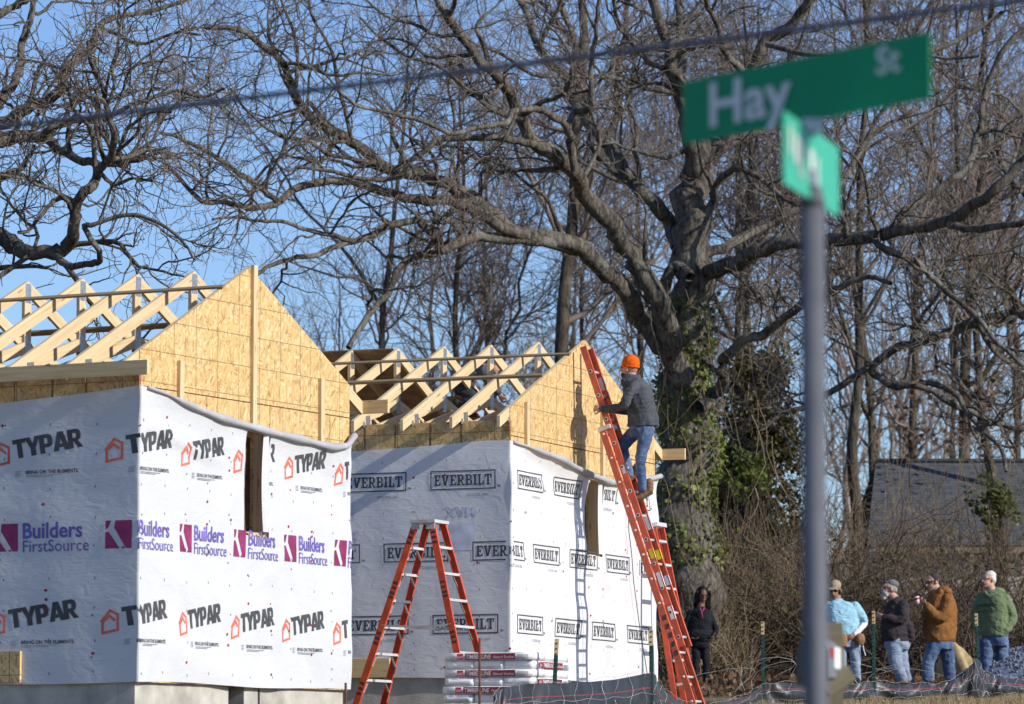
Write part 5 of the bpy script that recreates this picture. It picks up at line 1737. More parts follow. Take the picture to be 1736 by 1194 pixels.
# ------------------------------------------------------------------ loose ground things
def ground_bits():
    r = np.random.default_rng(8)
    # gravel heap at the right edge
    c = on_ground(1775, 67.5)
    n, m = 40, 40
    V, F = [], []
    for i in range(n):
        for j in range(m):
            x, y = (i / (n - 1) - .5) * 3.4, (j / (m - 1) - .5) * 3.0
            h = .62 * max(0, 1 - (x / 1.5) ** 2 - (y / 1.4) ** 2) ** .8 + r.uniform(0, .03)
            V.append((c.x + x, c.y + y, gz(c.x + x, c.y + y) - .04 + h))
    for i in range(n - 1):
        for j in range(m - 1): F.append((i * m + j, (i + 1) * m + j, (i + 1) * m + j + 1, i * m + j + 1))
    MT['gravel'] = plain('blue_gravel', (.20, .22, .27), .9, .2, 0, .55, 18, .8, 30)
    heap = thing('gravel_pile', c, 'blue-grey gravel heap beside the man in the green hoodie', 'gravel pile')
    np_mesh('heap', V, F, MT['gravel'], heap, False)
    # stones on the heap
    k = 2200
    P = []; Fq = []
    tet = np.array([(1, 1, 1), (1, -1, -1), (-1, 1, -1), (-1, -1, 1)], float)
    x, y = r.uniform(-1.5, 1.5, k), r.uniform(-1.4, 1.4, k)
    h = .62 * np.clip(1 - (x / 1.5) ** 2 - (y / 1.4) ** 2, 0, 1) ** .8
    pos = np.stack([c.x + x, c.y + y, np.array([gz(c.x + a, c.y + b) for a, b in zip(x, y)]) - .02 + h], 1)
    jit = tet[None] * r.uniform(.5, 1.3, (k, 4, 3)) * .022
    Vv = (pos[:, None] + jit).reshape(-1, 3)
    b = np.arange(k)[:, None, None] * 4
    Ff = (b + np.array([[0, 1, 2], [0, 3, 1], [0, 2, 3], [1, 3, 2]])[None]).reshape(-1, 3)
    o = np_mesh('stones', Vv, Ff, MT['gravel'], heap, False); o['kind'] = 'stuff'
    # pale tan lump behind the men
    cc = on_ground(1624, 69.0)
    bm = bmesh.new(); bmesh.ops.create_icosphere(bm, subdivisions=3, radius=1)
    for v in bm.verts:
        q = v.co.copy(); w = 1 + .16 * math.sin(q.x * 5 + q.z * 3) + .1 * math.sin(q.y * 7 + q.x * 4)
        v.co = cc + Vector((q.x * .30 * w + q.z * -.05, q.y * .3 * w, max(q.z, -.3) * .50 * w + .12))
    me = bpy.data.meshes.new('boulder'); bm.to_mesh(me); bm.free()
    tag(link_mesh('boulder', me, plain('tan_stone', (.36, .27, .14), .9, .1, 0, .45, 5, .8, 18), None, True), 'pale tan lump behind the legs of the man in the brown jacket', 'boulder')
    # dry grass in front of the fence
    n = 15000
    px = 1180 + 590 * np.sqrt(r.uniform(0, 1, n)); Y = r.uniform(49.5, 56.9, n) + (px - 1130) / 640 * 1.1
    B0 = np.array([on_ground(a, b) for a, b in zip(px, Y)])
    hgt = r.uniform(.02, .085, n) * (1 + .6 * np.sin(px * .05) * np.sin(Y * 1.3))
    d = r.normal(0, .4, (n, 2)) * hgt[:, None]
    wv = r.normal(0, 1, (n, 2)); wv = wv / np.linalg.norm(wv, axis=1, keepdims=True) * .006
    V = np.empty((n, 3, 3))
    V[:, 0] = B0; V[:, 1] = B0; V[:, 2] = B0
    V[:, 0, :2] += wv; V[:, 1, :2] -= wv
    V[:, 2, :2] += d; V[:, 2, 2] += hgt
    F = np.arange(n * 3).reshape(n, 3)
    o = np_mesh('dry_grass', V.reshape(-1, 3), F, make_leaf('dry_grass_blades', (.30, .22, .10), (.50, .40, .22), .3), None, False)
    tag(o, 'dry tan grass in front of the black fence', 'grass', None, 'stuff')
ground_bits()
# ------------------------------------------------------------------ people
def skin_mat(name, c):
    m = Mat(name, .55, .3)
    n = m.noise(m.coord('Object'), 14, 4)
    m.col(m.ramp(n, [(.3, tuple(x * .85 for x in c)), (.7, tuple(min(1, x * 1.12) for x in c))]))
    m.b.inputs['Subsurface Weight'].default_value = .08
    return m.m
def cloth(name, c, scale=9, var=.22, rough=.9, fade=None):
    """woven cloth with soft folds"""
    m = Mat(name, rough, .12)
    co = m.coord('Object')
    n = m.noise(co, scale, 5, .6, .8)
    col = m.ramp(n, [(.3, tuple(x * (1 - var) for x in c)), (.7, tuple(min(.9, x * (1 + var)) for x in c))])
    if fade:
        f = m.noise(m.coord('Object', (1, 1, .6)), 4.5, 3)
        col = m.mix(m.ramp(f, [(.48, (0, 0, 0)), (.68, (1, 1, 1))]), col, fade)
    m.col(col)
    w = m.noise(m.coord('Object', (1, 1, 1.9)), 5.5, 3, .45, 2.2)
    m.bump(w, .6, .04)
    return m.m

SK_L = skin_mat('fair_skin', (.52, .29, .20)); SK_D = skin_mat('brown_skin', (.16, .075, .045)); SK_M = skin_mat('tan_skin', (.32, .16, .10))
JEANS = cloth('blue_denim', (.075, .115, .205), 9, .3, .9, (.18, .24, .35)); JEANS_L = cloth('pale_denim', (.23, .28, .375), 9, .25, .9, (.34, .39, .47))
BLACK = cloth('black_fleece', (.018, .018, .022)); CHAR = cloth('charcoal_canvas', (.085, .088, .098), 9, .3)

class Blob:
    """closed shapes that are fused into one surface"""
    def __init__(s): s.V, s.F = [], []
    def rings(s, R):
        """R: list of rings, each a list of points; capped"""
        b = len(s.V); n = len(R[0])
        for r in R: s.V += [tuple(p) for p in r]
        for i in range(len(R) - 1):
            for k in range(n):
                q = b + i * n
                s.F.append((q + k, q + (k + 1) % n, q + n + (k + 1) % n, q + n + k))
        s.F.append(tuple(range(b + n - 1, b - 1, -1)))
        e = b + (len(R) - 1) * n
        s.F.append(tuple(range(e, e + n)))
    def chain(s, pts, rad, n=12):
        """rounded tapering limb through points"""
        pts = [Vector(p) for p in pts]
        P, Rr = resample(np.array(pts), np.array(rad, float), max(6, len(pts) * 5)) if len(pts) > 2 else (np.array([pts[0].lerp(pts[1], t) for t in np.linspace(0, 1, 8)]), np.linspace(rad[0], rad[1], 8))
        P = [Vector(p) for p in P]
        d0, d1 = (P[0] - P[1]).normalized(), (P[-1] - P[-2]).normalized()
        seq = [(P[0] + d0 * Rr[0] * c, Rr[0] * q) for c, q in ((.98, .2), (.8, .6), (.45, .9))]
        seq += list(zip(P, Rr))
        seq += [(P[-1] + d1 * Rr[-1] * c, Rr[-1] * q) for c, q in ((.45, .9), (.8, .6), (.98, .2))]
        ref = None; R = []
        for i, (p, r) in enumerate(seq):
            t = (seq[min(i + 1, len(seq) - 1)][0] - seq[max(i - 1, 0)][0]).normalized()
            if ref is None: ref = Vector((0, 1, 0)) if abs(t.y) < .9 else Vector((1, 0, 0))
            a = (ref - t * ref.dot(t)).normalized(); ref = a; b = t.cross(a)
            R.append([p + (a * math.cos(x) + b * math.sin(x)) * r for x in np.linspace(0, 2 * math.pi, n, endpoint=False)])
        s.rings(R)
    def trunk(s, rings, side, n=20):
        """torso: rings of (centre, half width along side, half depth); square-ish ellipse"""
        side = Vector(side).normalized(); fw = Vector((-side.y, side.x, 0))
        out = []
        c0, w0, d0 = rings[0]; c1, w1, d1 = rings[-1]
        rr = [(Vector(c0) + Vector((0, 0, (.03 if Vector(c0).z > Vector(c1).z else -.03))), w0 * .6, d0 * .6)] + [(Vector(c), w, d) for c, w, d in rings]
        P = np.array([tuple(c) for c, _, _ in rr]); W = np.array([w for _, w, _ in rr]); D = np.array([d for _, _, d in rr])
        Pp, Ww = resample(P, W, len(rr) * 4); _, Dd = resample(P, D, len(rr) * 4)
        for p, w, d in zip(Pp, Ww, Dd):
            ring = []
            for x in np.linspace(0, 2 * math.pi, n, endpoint=False):
                cx, sx = math.cos(x), math.sin(x)
                k = (abs(cx) ** 2.6 + abs(sx) ** 2.6) ** (-1 / 2.6)
                ring.append(Vector(p) + side * cx * k * w + fw * sx * k * d)
            out.append(ring)
        s.rings(out)
    def ball(s, c, ax, ay, az, n=12):
        """ellipsoid with axis vectors"""
        c, ax, ay, az = Vector(c), Vector(ax), Vector(ay), Vector(az)
        R = []
        for t in np.linspace(-.97, .97, 9):
            a = math.asin(t); R.append([c + az * t + (ax * math.cos(x) + ay * math.sin(x)) * math.cos(a) for x in np.linspace(0, 2 * math.pi, n, endpoint=False)])
        s.rings(R)
    def build(s, name, mat, parent, voxel=.012, smooth=4, noise=0.0, seed=1):
        me = bpy.data.meshes.new(name)
        me.from_pydata(s.V, [], s.F)
        ob = bpy.data.objects.new(name, me); C.objects.link(ob)
        m = ob.modifiers.new('r', 'REMESH'); m.mode = 'VOXEL'; m.voxel_size = voxel; m.use_smooth_shade = True
        if smooth:
            q = ob.modifiers.new('s', 'SMOOTH'); q.iterations = smooth; q.factor = .5
        dg = bpy.context.evaluated_depsgraph_get()
        new = bpy.data.meshes.new_from_object(ob.evaluated_get(dg))
        bpy.data.objects.remove(ob); bpy.data.meshes.remove(me)
        if noise:
            n = len(new.vertices); co = np.empty(n * 3); no = np.empty(n * 3)
            new.vertices.foreach_get('co', co); new.vertices.foreach_get('normal', no)
            co = co.reshape(-1, 3); no = no.reshape(-1, 3)
            r = np.random.default_rng(seed)
            f = np.zeros(n)
            for _ in range(6):
                k = r.normal(0, 1, 3) * np.array([11, 11, 17]); k2 = r.normal(0, 1, 3) * 9; f += 1 - 2 * np.abs(np.sin(co @ k + r.uniform(0, 6) + 1.1 * np.sin(co @ k2)))
            co += no * (f / 6 * noise * 2.4)[:, None]
            new.vertices.foreach_set('co', co.ravel())
        new.name = name
        return link_mesh(name, new, mat, parent, True)

class Person:
    def __init__(s, Y, feet_px, label, group=None, base=None):
        s.Y = Y
        b = base or on_ground(feet_px, Y)
        s.root = thing('person', b, label, 'person', group)
        s.body = Blob()
        s.k = Y / FPX
    def p(s, px, py, dy=0.0):
        return at(px, py, s.Y + dy)
    def pts(s, L):
        return [s.p(*q) for q in L]
    def head(s, px, py, face, dy=0.0, size=1.0, neck=None, tilt=0.0):
        """head centre pixel and facing direction; adds skull, jaw, nose, ears, neck to the body"""
        c = s.p(px, py, dy)
        f = Vector(face).normalized()
        r = f.cross(up).normalized(); u = r.cross(f).normalized()
        size = size * 1.09
        s.hc, s.hf, s.hr, s.hu, s.hs = c, f, r, u, size
        B = s.body
        at_ = lambda x, y, z: c + (r * x + f * y + u * z) * size
        B.ball(at_(0, -.008, .03), r * .076 * size, f * .096 * size, u * .092 * size)
        B.ball(at_(0, .018, -.045), r * .058 * size, f * .072 * size, u * .075 * size)
        B.ball(at_(0, .060, -.092), r * .03 * size, f * .026 * size, u * .024 * size)
        B.chain([at_(0, .085, .022), at_(0, .112, -.022)], [.011 * size, .017 * size], 8)
        B.ball(at_(0, .072, .036), r * .055 * size, f * .022 * size, u * .016 * size)
        B.ball(at_(0, .085, -.055), r * .026 * size, f * .013 * size, u * .013 * size)
        for e in (-1, 1):
            B.ball(at_(e * .078, -.012, -.008), r * .012 * size, f * .02 * size, u * .033 * size)
        nk = s.p(*neck) if neck else c - up * .2
        B.chain([at_(0, -.02, -.05), nk], [.056 * size, .066 * size])
        s.hat = at_
        return at_
    def face(s, mouth=True, eyes=True):
        a, z = s.hat, s.hs
        mb = Blob()
        if eyes:
            for e in (-1, 1): mb.ball(a(e * .031, .083, .012), s.hr * .014 * z, s.hf * .010 * z, s.hu * .008 * z, 8)
            mb.build('eyes', MT['black'], s.root, .005, 0)
        if mouth:
            mb = Blob(); mb.ball(a(0, .090, -.055), s.hr * .026 * z, s.hf * .012 * z, s.hu * .006 * z, 8)
            mb.build('mouth', LIP, s.root, .005, 0)
    def hand(s, wrist, tip, palm_n, curl=.5, size=1.0, thumb=1):
        """five-fingered hand from the wrist towards tip; palm_n is the palm side"""
        w, t = Vector(wrist), Vector(tip)
        d = (t - w).normalized(); n = Vector(palm_n); n = (n - d * n.dot(d)).normalized(); sd = d.cross(n)
        B = s.body; z = size
        B.ball(w + d * .05 * z, sd * .042 * z, n * .017 * z, d * .055 * z)
        for i, (x, L) in enumerate(((-.032, .070), (-.011, .080), (.011, .076), (.031, .060))):
            k = w + d * .092 * z + sd * x * z
            m1 = k + (d * math.cos(curl * .6) + n * math.sin(curl * .6)) * L * .5 * z
            m2 = m1 + (d * math.cos(curl * 1.7) + n * math.sin(curl * 1.7)) * L * .5 * z
            B.chain([k - d * .02, m1, m2], [.0098 * z, .0092 * z, .008 * z], 8)
        k = w + d * .03 * z + sd * thumb * .036 * z
        m1 = k + (sd * thumb * .7 + d * .7 + n * .2).normalized() * .04 * z
        B.chain([k, m1, m1 + (d * .8 + n * .5).normalized() * .035 * z], [.013 * z, .0105 * z, .009 * z], 8)
    def finish(s, skin, voxel=.0075):
        s.body.build('body', skin, s.root, voxel, 3)

LIP = plain('lips', (.22, .08, .07), .6)
def glasses(P, dark=True):
    a, z = P.hat, P.hs
    mb = Blob()
    for e in (-1, 1):
        mb.ball(a(e * .034, .094, .016), P.hr * .031 * z, P.hf * .008 * z, P.hu * .020 * z, 10)
        mb.chain([a(e * .064, .085, .020), a(e * .080, -.01, .016)], [.006 * z, .005 * z], 6)
    mb.chain([a(-.02, .100, .022), a(.02, .100, .022)], [.006 * z, .006 * z], 6)
    mb.build('glasses', MT['glass_dark'] if dark else MT['glass_pale'], P.root, .006, 0)
MT['glass_dark'] = plain('dark_lens', (.012, .012, .014), .15, .6); MT['glass_pale'] = plain('pale_lens', (.32, .30, .30), .15, .6)

def boots(P, spec, mat):
    """shoe from heel to toe pixel: upper and sole"""
    for (hx, hy, hd), (tx, ty, td) in spec:
        h, t = P.p(hx, hy, hd), P.p(tx, ty, td)
        b = Blob()
        b.chain([h + up * .045, h.lerp(t, .45) + up * .045, t + up * .03], [.045, .045, .034], 10)
        b.chain([h + up * .05, h + up * .14], [.05, .052], 10)
        sh = b.build('shoe', mat, P.root, .011, 3)
        b = Blob(); d = (t - h).normalized()
        b.chain([h - d * .03, h.lerp(t, .5), t + d * .02], [.022, .022, .020], 8)
        b.build('sole', MT['sole'], sh, .010, 1)
MT['sole'] = plain('shoe_sole', (.09, .075, .06), .9)
TAN_BOOT = cloth('tan_leather', (.22, .12, .06), 12, .25, .7)
GREY_SHOE = cloth('grey_shoe', (.20, .20, .20), 12, .2, .8)
DARK_SHOE = cloth('dark_shoe', (.04, .035, .03), 12, .2, .8)

def inner(B, pts, rad):
    """limbs of the body under the clothes"""
    B.chain(pts, [x * .62 for x in rad])

# ---- man on the long ladder
def ladder_man():
    Y = (LAD_FOOT + LAD_AX * (LAD_L * .80)).y - .14
    P = Person(Y, 1085, 'man in orange knit hat, dark jacket and jeans climbing the long ladder', base=at(1088, 838, Y))
    k = P.k
    outd = LAD_N
    P.head(1067, 626, (-.80, .55, .12), 0, .98, (1072, 645))
    hat = P.hat
    b = Blob()
    f, r, u = P.hf, P.hr, P.hu
    b.ball(hat(0, -.012, .068), r * .100, f * .116, u * .112)
    b.build('knit_hat', cloth('orange_knit', (.86, .13, .01), 40, .12), P.root, .010, 3, .003)
    b = Blob(); b.ball(hat(0, -.012, .030), r * .096 * 1.09, f * .112 * 1.09, u * .028 * 1.09); b.build('hat_cuff', cloth('orange_knit_cuff', (.80, .11, .01), 40, .1), P.root, .010, 2)
    # short beard at the jaw
    b = Blob(); b.ball(hat(0, .03, -.07), r * .062 * 1.09, f * .072 * 1.09, u * .05 * 1.09); b.build('beard', cloth('brown_beard', (.10, .055, .03), 30, .3), P.root, .010, 2, .003)
    # jacket
    b = Blob()
    sd = (1, -.35, 0)
    rings = [(P.p(1070, 637), 11.5 * k, .085), (P.p(1074, 647), 22 * k, .14), (P.p(1080, 662), 25 * k, .16), (P.p(1086, 690), 26 * k, .155), (P.p(1090, 710), 27 * k, .15), (P.p(1090, 724), 28 * k, .155)]
    b.trunk(rings, sd)
    b.chain(P.pts([(1074, 656, -.16), (1064, 672, -.22), (1057, 688, -.20), (1038, 693, -.13), (1021, 694, -.08)]), [10.5 * k, 9.5 * k, 8.5 * k, 7.5 * k, 6.2 * k])
    b.chain(P.pts([(1086, 657, .15), (1080, 680, .20), (1064, 696, .16), (1046, 696, .10)]), [10 * k, 9 * k, 8 * k, 6.5 * k])
    b.chain(P.pts([(1066, 643, -.05), (1079, 640, 0.02)]), [8 * k, 8 * k])
    jk = b.build('jacket', CHAR, P.root, .012, 3, .006, 3)
    # body under it, hands on the rails
    B = P.body
    inner(B, P.pts([(1074, 650), (1086, 690), (1088, 725)]), [.10, .10, .11])
    inner(B, P.pts([(1076, 656, -.14), (1057, 688, -.20), (1022, 694, -.08)]), [.05, .045, .032])
    inner(B, P.pts([(1084, 657, .14), (1066, 694, .16), (1044, 696, .10)]), [.05, .045, .032])
    P.hand(P.p(1022, 694, -.08), P.p(1005, 690, -.02), (.2, .9, -.3), 1.2, 1.05, 1)
    P.hand(P.p(1044, 696, .10), P.p(1026, 690, .14), (.2, -.9, -.3), 1.2, 1.0, -1)
    inner(B, P.pts([(1096, 725, -.09), (1087, 778, -.12), (1090, 832, -.08)]), [.07, .05, .04])
    inner(B, P.pts([(1080, 726, .09), (1057, 757, .10), (1071, 812, .14)]), [.07, .05, .04])
    P.finish(SK_L)
    P.face(True, True)
    # jeans
    b = Blob()
    b.trunk([(P.p(1088, 716), 21 * k, .13), (P.p(1088, 730), 22 * k, .14), (P.p(1087, 742), 18 * k, .12)], sd)
    b.chain(P.pts([(1097, 728, -.07), (1092, 752, -.11), (1086, 778, -.13), (1087, 803, -.10), (1090, 832, -.08)]), [13.5 * k, 12.5 * k, 10.5 * k, 9.5 * k, 8.5 * k])
    b.chain(P.pts([(1080, 730, .08), (1066, 744, .09), (1056, 758, .10), (1061, 780, .12), (1069, 806, .14)]), [13 * k, 12 * k, 10.5 * k, 9 * k, 8 * k])
    b.build('jeans', JEANS, P.root, .011, 3, .006, 4)
    boots(P, [((1101, 838, -.08), (1079, 850, -.08)), ((1080, 812, .14), (1060, 822, .14))], TAN_BOOT)
ladder_man()

GROUP = 'people watching from the ground'
# ---- woman in black
def woman():
    P = Person(68.8, 1188, 'woman in black hoodie with long curly black hair beside the ladder foot', GROUP)
    k = P.k
    sd = (1, -.15, 0)
    P.head(1191, 1009, (.22, -.93, -.28), 0, .94, (1188, 1032))
    B = P.body
    inner(B, P.pts([(1187, 1035), (1187, 1065), (1187, 1088)]), [.09, .09, .10])
    inner(B, P.pts([(1203, 1043, -.02), (1213, 1066, 0), (1209, 1080, -.08)]), [.04, .035, .028])
    inner(B, P.pts([(1170, 1043, 0), (1163, 1066, 0), (1174, 1082, -.10)]), [.04, .035, .028])
    P.hand(P.p(1210, 1072, -.06), P.p(1206, 1084, -.12), (-.6, -.5, 0), .8, .92, -1)
    P.hand(P.p(1172, 1078, -.10), P.p(1182, 1084, -.14), (.6, -.5, 0), .8, .92, 1)
    inner(B, P.pts([(1180, 1088, 0), (1181, 1122, -.02), (1179, 1158, 0)]), [.06, .045, .035])
    inner(B, P.pts([(1195, 1088, 0), (1196, 1122, -.02), (1196, 1158, 0)]), [.06, .045, .035])
    P.finish(SK_D); P.face()
    a, f, r, u = P.hat, P.hf, P.hr, P.hu
    # hair: cap plus many curled locks falling over the shoulders
    b = Blob()
    b.ball(a(0, -.03, .045), r * .098 * 1.09, f * .10 * 1.09, u * .095 * 1.09)
    b.ball(a(-.075, -.03, -.10), r * .06 * 1.09, f * .08 * 1.09, u * .17 * 1.09); b.ball(a(.075, -.03, -.09), r * .055 * 1.09, f * .08 * 1.09, u * .17 * 1.09); b.ball(a(0, -.08, -.11), r * .10 * 1.09, f * .06 * 1.09, u * .20 * 1.09)
    rr = random.Random(2)
    for i in range(34):
        an = rr.uniform(.35, 2 * math.pi - .35)
        x, y = .10 * math.sin(an), .03 + .09 * math.cos(an)
        if y > .05: continue
        pts, rad = [], []
        for q in range(8):
            t = q / 7
            pts.append(a(x * (1 + .35 * t) + .018 * math.sin(q * 1.9 + i), y - .02 * t + .018 * math.cos(q * 1.9 + i), .06 - .38 * t * rr.uniform(.85, 1.0)))
            rad.append(.022 - .010 * t)
        b.chain(pts, rad, 6)
    b.build('hair', cloth('black_hair', (.012, .010, .010), 30, .3, .5), P.root, .011, 2, .004)
    b = Blob()
    b.trunk([(P.p(1188, 1031), 9 * k, .07), (P.p(1188, 1037), 17 * k, .10), (P.p(1187, 1050), 20 * k, .13), (P.p(1186, 1066), 20 * k, .13), (P.p(1186, 1080), 21 * k, .14), (P.p(1186, 1088), 20 * k, .135)], sd)
    b.chain(P.pts([(1202, 1041), (1209, 1056, 0), (1214, 1068, 0), (1211, 1076, -.06)]), [7 * k, 6.4 * k, 6 * k, 5 * k])
    b.chain(P.pts([(1171, 1041), (1164, 1056, 0), (1161, 1069, 0), (1170, 1080, -.09)]), [7 * k, 6.4 * k, 6 * k, 5 * k])
    b.ball(P.p(1187, 1076, -.12), Vector((.17, 0, 0)), Vector((0, .06, 0)), Vector((0, 0, .09)))
    b.build('hoodie', BLACK, P.root, .012, 3, .005, 5)
    b = Blob()
    b.trunk([(P.p(1187, 1082), 17 * k, .12), (P.p(1187, 1095), 17 * k, .12), (P.p(1187, 1100), 15 * k, .10)], sd)
    b.chain(P.pts([(1179, 1094), (1180, 1122, -.02), (1178, 1150)]), [8.5 * k, 7 * k, 5.5 * k]); b.chain(P.pts([(1195, 1094), (1197, 1122, -.02), (1197, 1150)]), [8.5 * k, 7 * k, 5.5 * k])
    b.build('trousers', BLACK, P.root, .012, 3, .004, 6)
    boots(P, [((1178, 1160, .05), (1177, 1162, -.16)), ((1197, 1160, .05), (1199, 1162, -.16))], DARK_SHOE)
    b = Blob()
    b.chain(P.pts([(1187, 1032, -.13), (1190, 1040, -.15), (1191, 1048, -.15)]), [.012, .010, .008], 6); b.chain(P.pts([(1194, 1031, -.13), (1191, 1036, -.15)]), [.012, .010], 6)
    b.build('drawstring', plain('pink_cord', (.55, .06, .20), .7), P.root, .007, 1)
woman()

# ---- man with tan cap and tool belt
def cap_man():
    P = Person(65.0, 1436, 'man in tan cap and light blue polo over white sleeves, wearing a tool belt', GROUP)
    k = P.k
    sd = (1, .18, 0)
    P.head(1416, 1001, (-.35, -.88, -.30), 0, 1.0, (1420, 1022))
    B = P.body
    inner(B, P.pts([(1424, 1025), (1430, 1055), (1434, 1085)]), [.11, .13, .12])
    inner(B, P.pts([(1453, 1030, 0), (1465, 1055, 0), (1447, 1077, -.16)]), [.05, .042, .03])
    inner(B, P.pts([(1403, 1030, 0), (1392, 1056, 0), (1408, 1078, -.16)]), [.05, .042, .03])
    P.hand(P.p(1449, 1075, -.16), P.p(1438, 1084, -.20), (-.5, .7, 0), 1.0, 1.0, 1)
    P.hand(P.p(1407, 1076, -.16), P.p(1418, 1085, -.20), (.5, .7, 0), 1.0, 1.0, -1)
    inner(B, P.pts([(1425, 1088, 0), (1426, 1122, -.02), (1427, 1158, 0)]), [.07, .055, .04])
    inner(B, P.pts([(1447, 1088, 0), (1449, 1122, -.02), (1451, 1158, 0)]), [.07, .055, .04])
    P.finish(SK_M); P.face(); glasses(P)
    a, f, r, u = P.hat, P.hf, P.hr, P.hu
    b = Blob(); b.ball(a(0, -.01, .072), r * .088 * 1.09, f * .105 * 1.09, u * .078 * 1.09)
    b.ball(a(0, .115, .058), r * .070 * 1.09, f * .075 * 1.09, u * .010 * 1.09)
    b.build('cap', cloth('tan_cap', (.36, .28, .19), 30, .15), P.root, .009, 2)
    b = Blob()
    b.ball(a(0, -.06, -.02), r * .075, f * .04, u * .05)
    for e in (-1, 1): b.ball(a(e * .062, .0, -.02), r * .02 * 1.09, f * .05 * 1.09, u * .05 * 1.09)
    b.build('hair', cloth('short_dark_hair', (.02, .016, .013), 30), P.root, .010, 2)
    b = Blob()
    b.trunk([(P.p(1421, 1018), 10 * k, .08), (P.p(1425, 1024), 24 * k, .13), (P.p(1428, 1038), 29 * k, .16), (P.p(1429, 1055), 28 * k, .18), (P.p(1431, 1070), 27 * k, .18), (P.p(1434, 1080), 25 * k, .165)], sd)
    b.chain(P.pts([(1449, 1029), (1458, 1041), (1464, 1051)]), [10 * k, 9.5 * k, 8.5 * k]); b.chain(P.pts([(1405, 1029), (1397, 1042), (1393, 1051)]), [10 * k, 9.5 * k, 8.5 * k])
    b.chain([a(-.06, -.02, -.135), a(0, .055, -.15), a(.06, -.02, -.135)], [.02, .02, .02], 8)
    b.build('polo_shirt', cloth('light_blue_jersey', (.30, .52, .62), 9, .12, .9), P.root, .012, 3, .005, 8)
    b = Blob()
    b.chain(P.pts([(1462, 1048), (1465, 1057), (1458, 1067, -.08), (1449, 1075, -.15)]), [6.8 * k, 6.4 * k, 5.6 * k, 4.6 * k]); b.chain(P.pts([(1395, 1048), (1392, 1057), (1399, 1068, -.08), (1406, 1075, -.15)]), [6.8 * k, 6.4 * k, 5.6 * k, 4.6 * k])
    b.build('white_sleeves', cloth('white_jersey', (.72, .70, .74), 9, .08), P.root, .012, 3, .004)
    b = Blob()
    b.trunk([(P.p(1435, 1076), 22 * k, .155), (P.p(1436, 1090), 22 * k, .15), (P.p(1437, 1098), 20 * k, .13)], sd)
    b.chain(P.pts([(1425, 1092), (1426, 1122, -.02), (1427, 1152)]), [11.5 * k, 9.5 * k, 8.5 * k]); b.chain(P.pts([(1448, 1092), (1450, 1122, -.02), (1452, 1152)]), [11.5 * k, 9.5 * k, 8.5 * k])
    b.build('jeans', JEANS_L, P.root, .012, 3, .005, 9)
    boots(P, [((1427, 1158, .05), (1423, 1160, -.2)), ((1453, 1158, .05), (1455, 1160, -.2))], DARK_SHOE)
    leather = cloth('tan_tool_leather', (.28, .155, .075), 16, .2, .7)
    b = Blob(); b.trunk([(P.p(1435, 1077), 26.5 * k, .185), (P.p(1435, 1081), 26.5 * k, .185)], sd); blt = b.build('tool_belt', leather, P.root, .012, 2)
    b = Blob(); b.trunk([(P.p(1426, 1078, -.19), .095, .045), (P.p(1426, 1086, -.20), .10, .06), (P.p(1427, 1096, -.20), .075, .05)], sd); b.build('pouch', leather, blt, .012, 2)
    b = Blob(); b.trunk([(P.p(1457, 1077, -.13), .075, .06), (P.p(1458, 1085, -.13), .08, .07), (P.p(1458, 1093, -.13), .055, .05)], sd); b.build('pouch', leather, blt, .012, 2)
    b = Blob(); b.chain(P.pts([(1462, 1080, -.1), (1463, 1096, -.1), (1467, 1112, -.1)]), [.010, .010, .012], 6); b.build('hanging_strap', MT['steel'], blt, .008, 1)
    for i, (x0, x1) in enumerate(((.0, .035), (.035, .07))):
        q = P.p(1424, 1037, -.175)
        MB().bar(q + Vector((x0 * 1.4, 0, -.05 if i else .0)), q + Vector((x1 * 1.4, 0, 0 if i else -.05)), .008, .002, (1, 0, 0)).build('chest_mark', MT['white'], P.root)
cap_man()

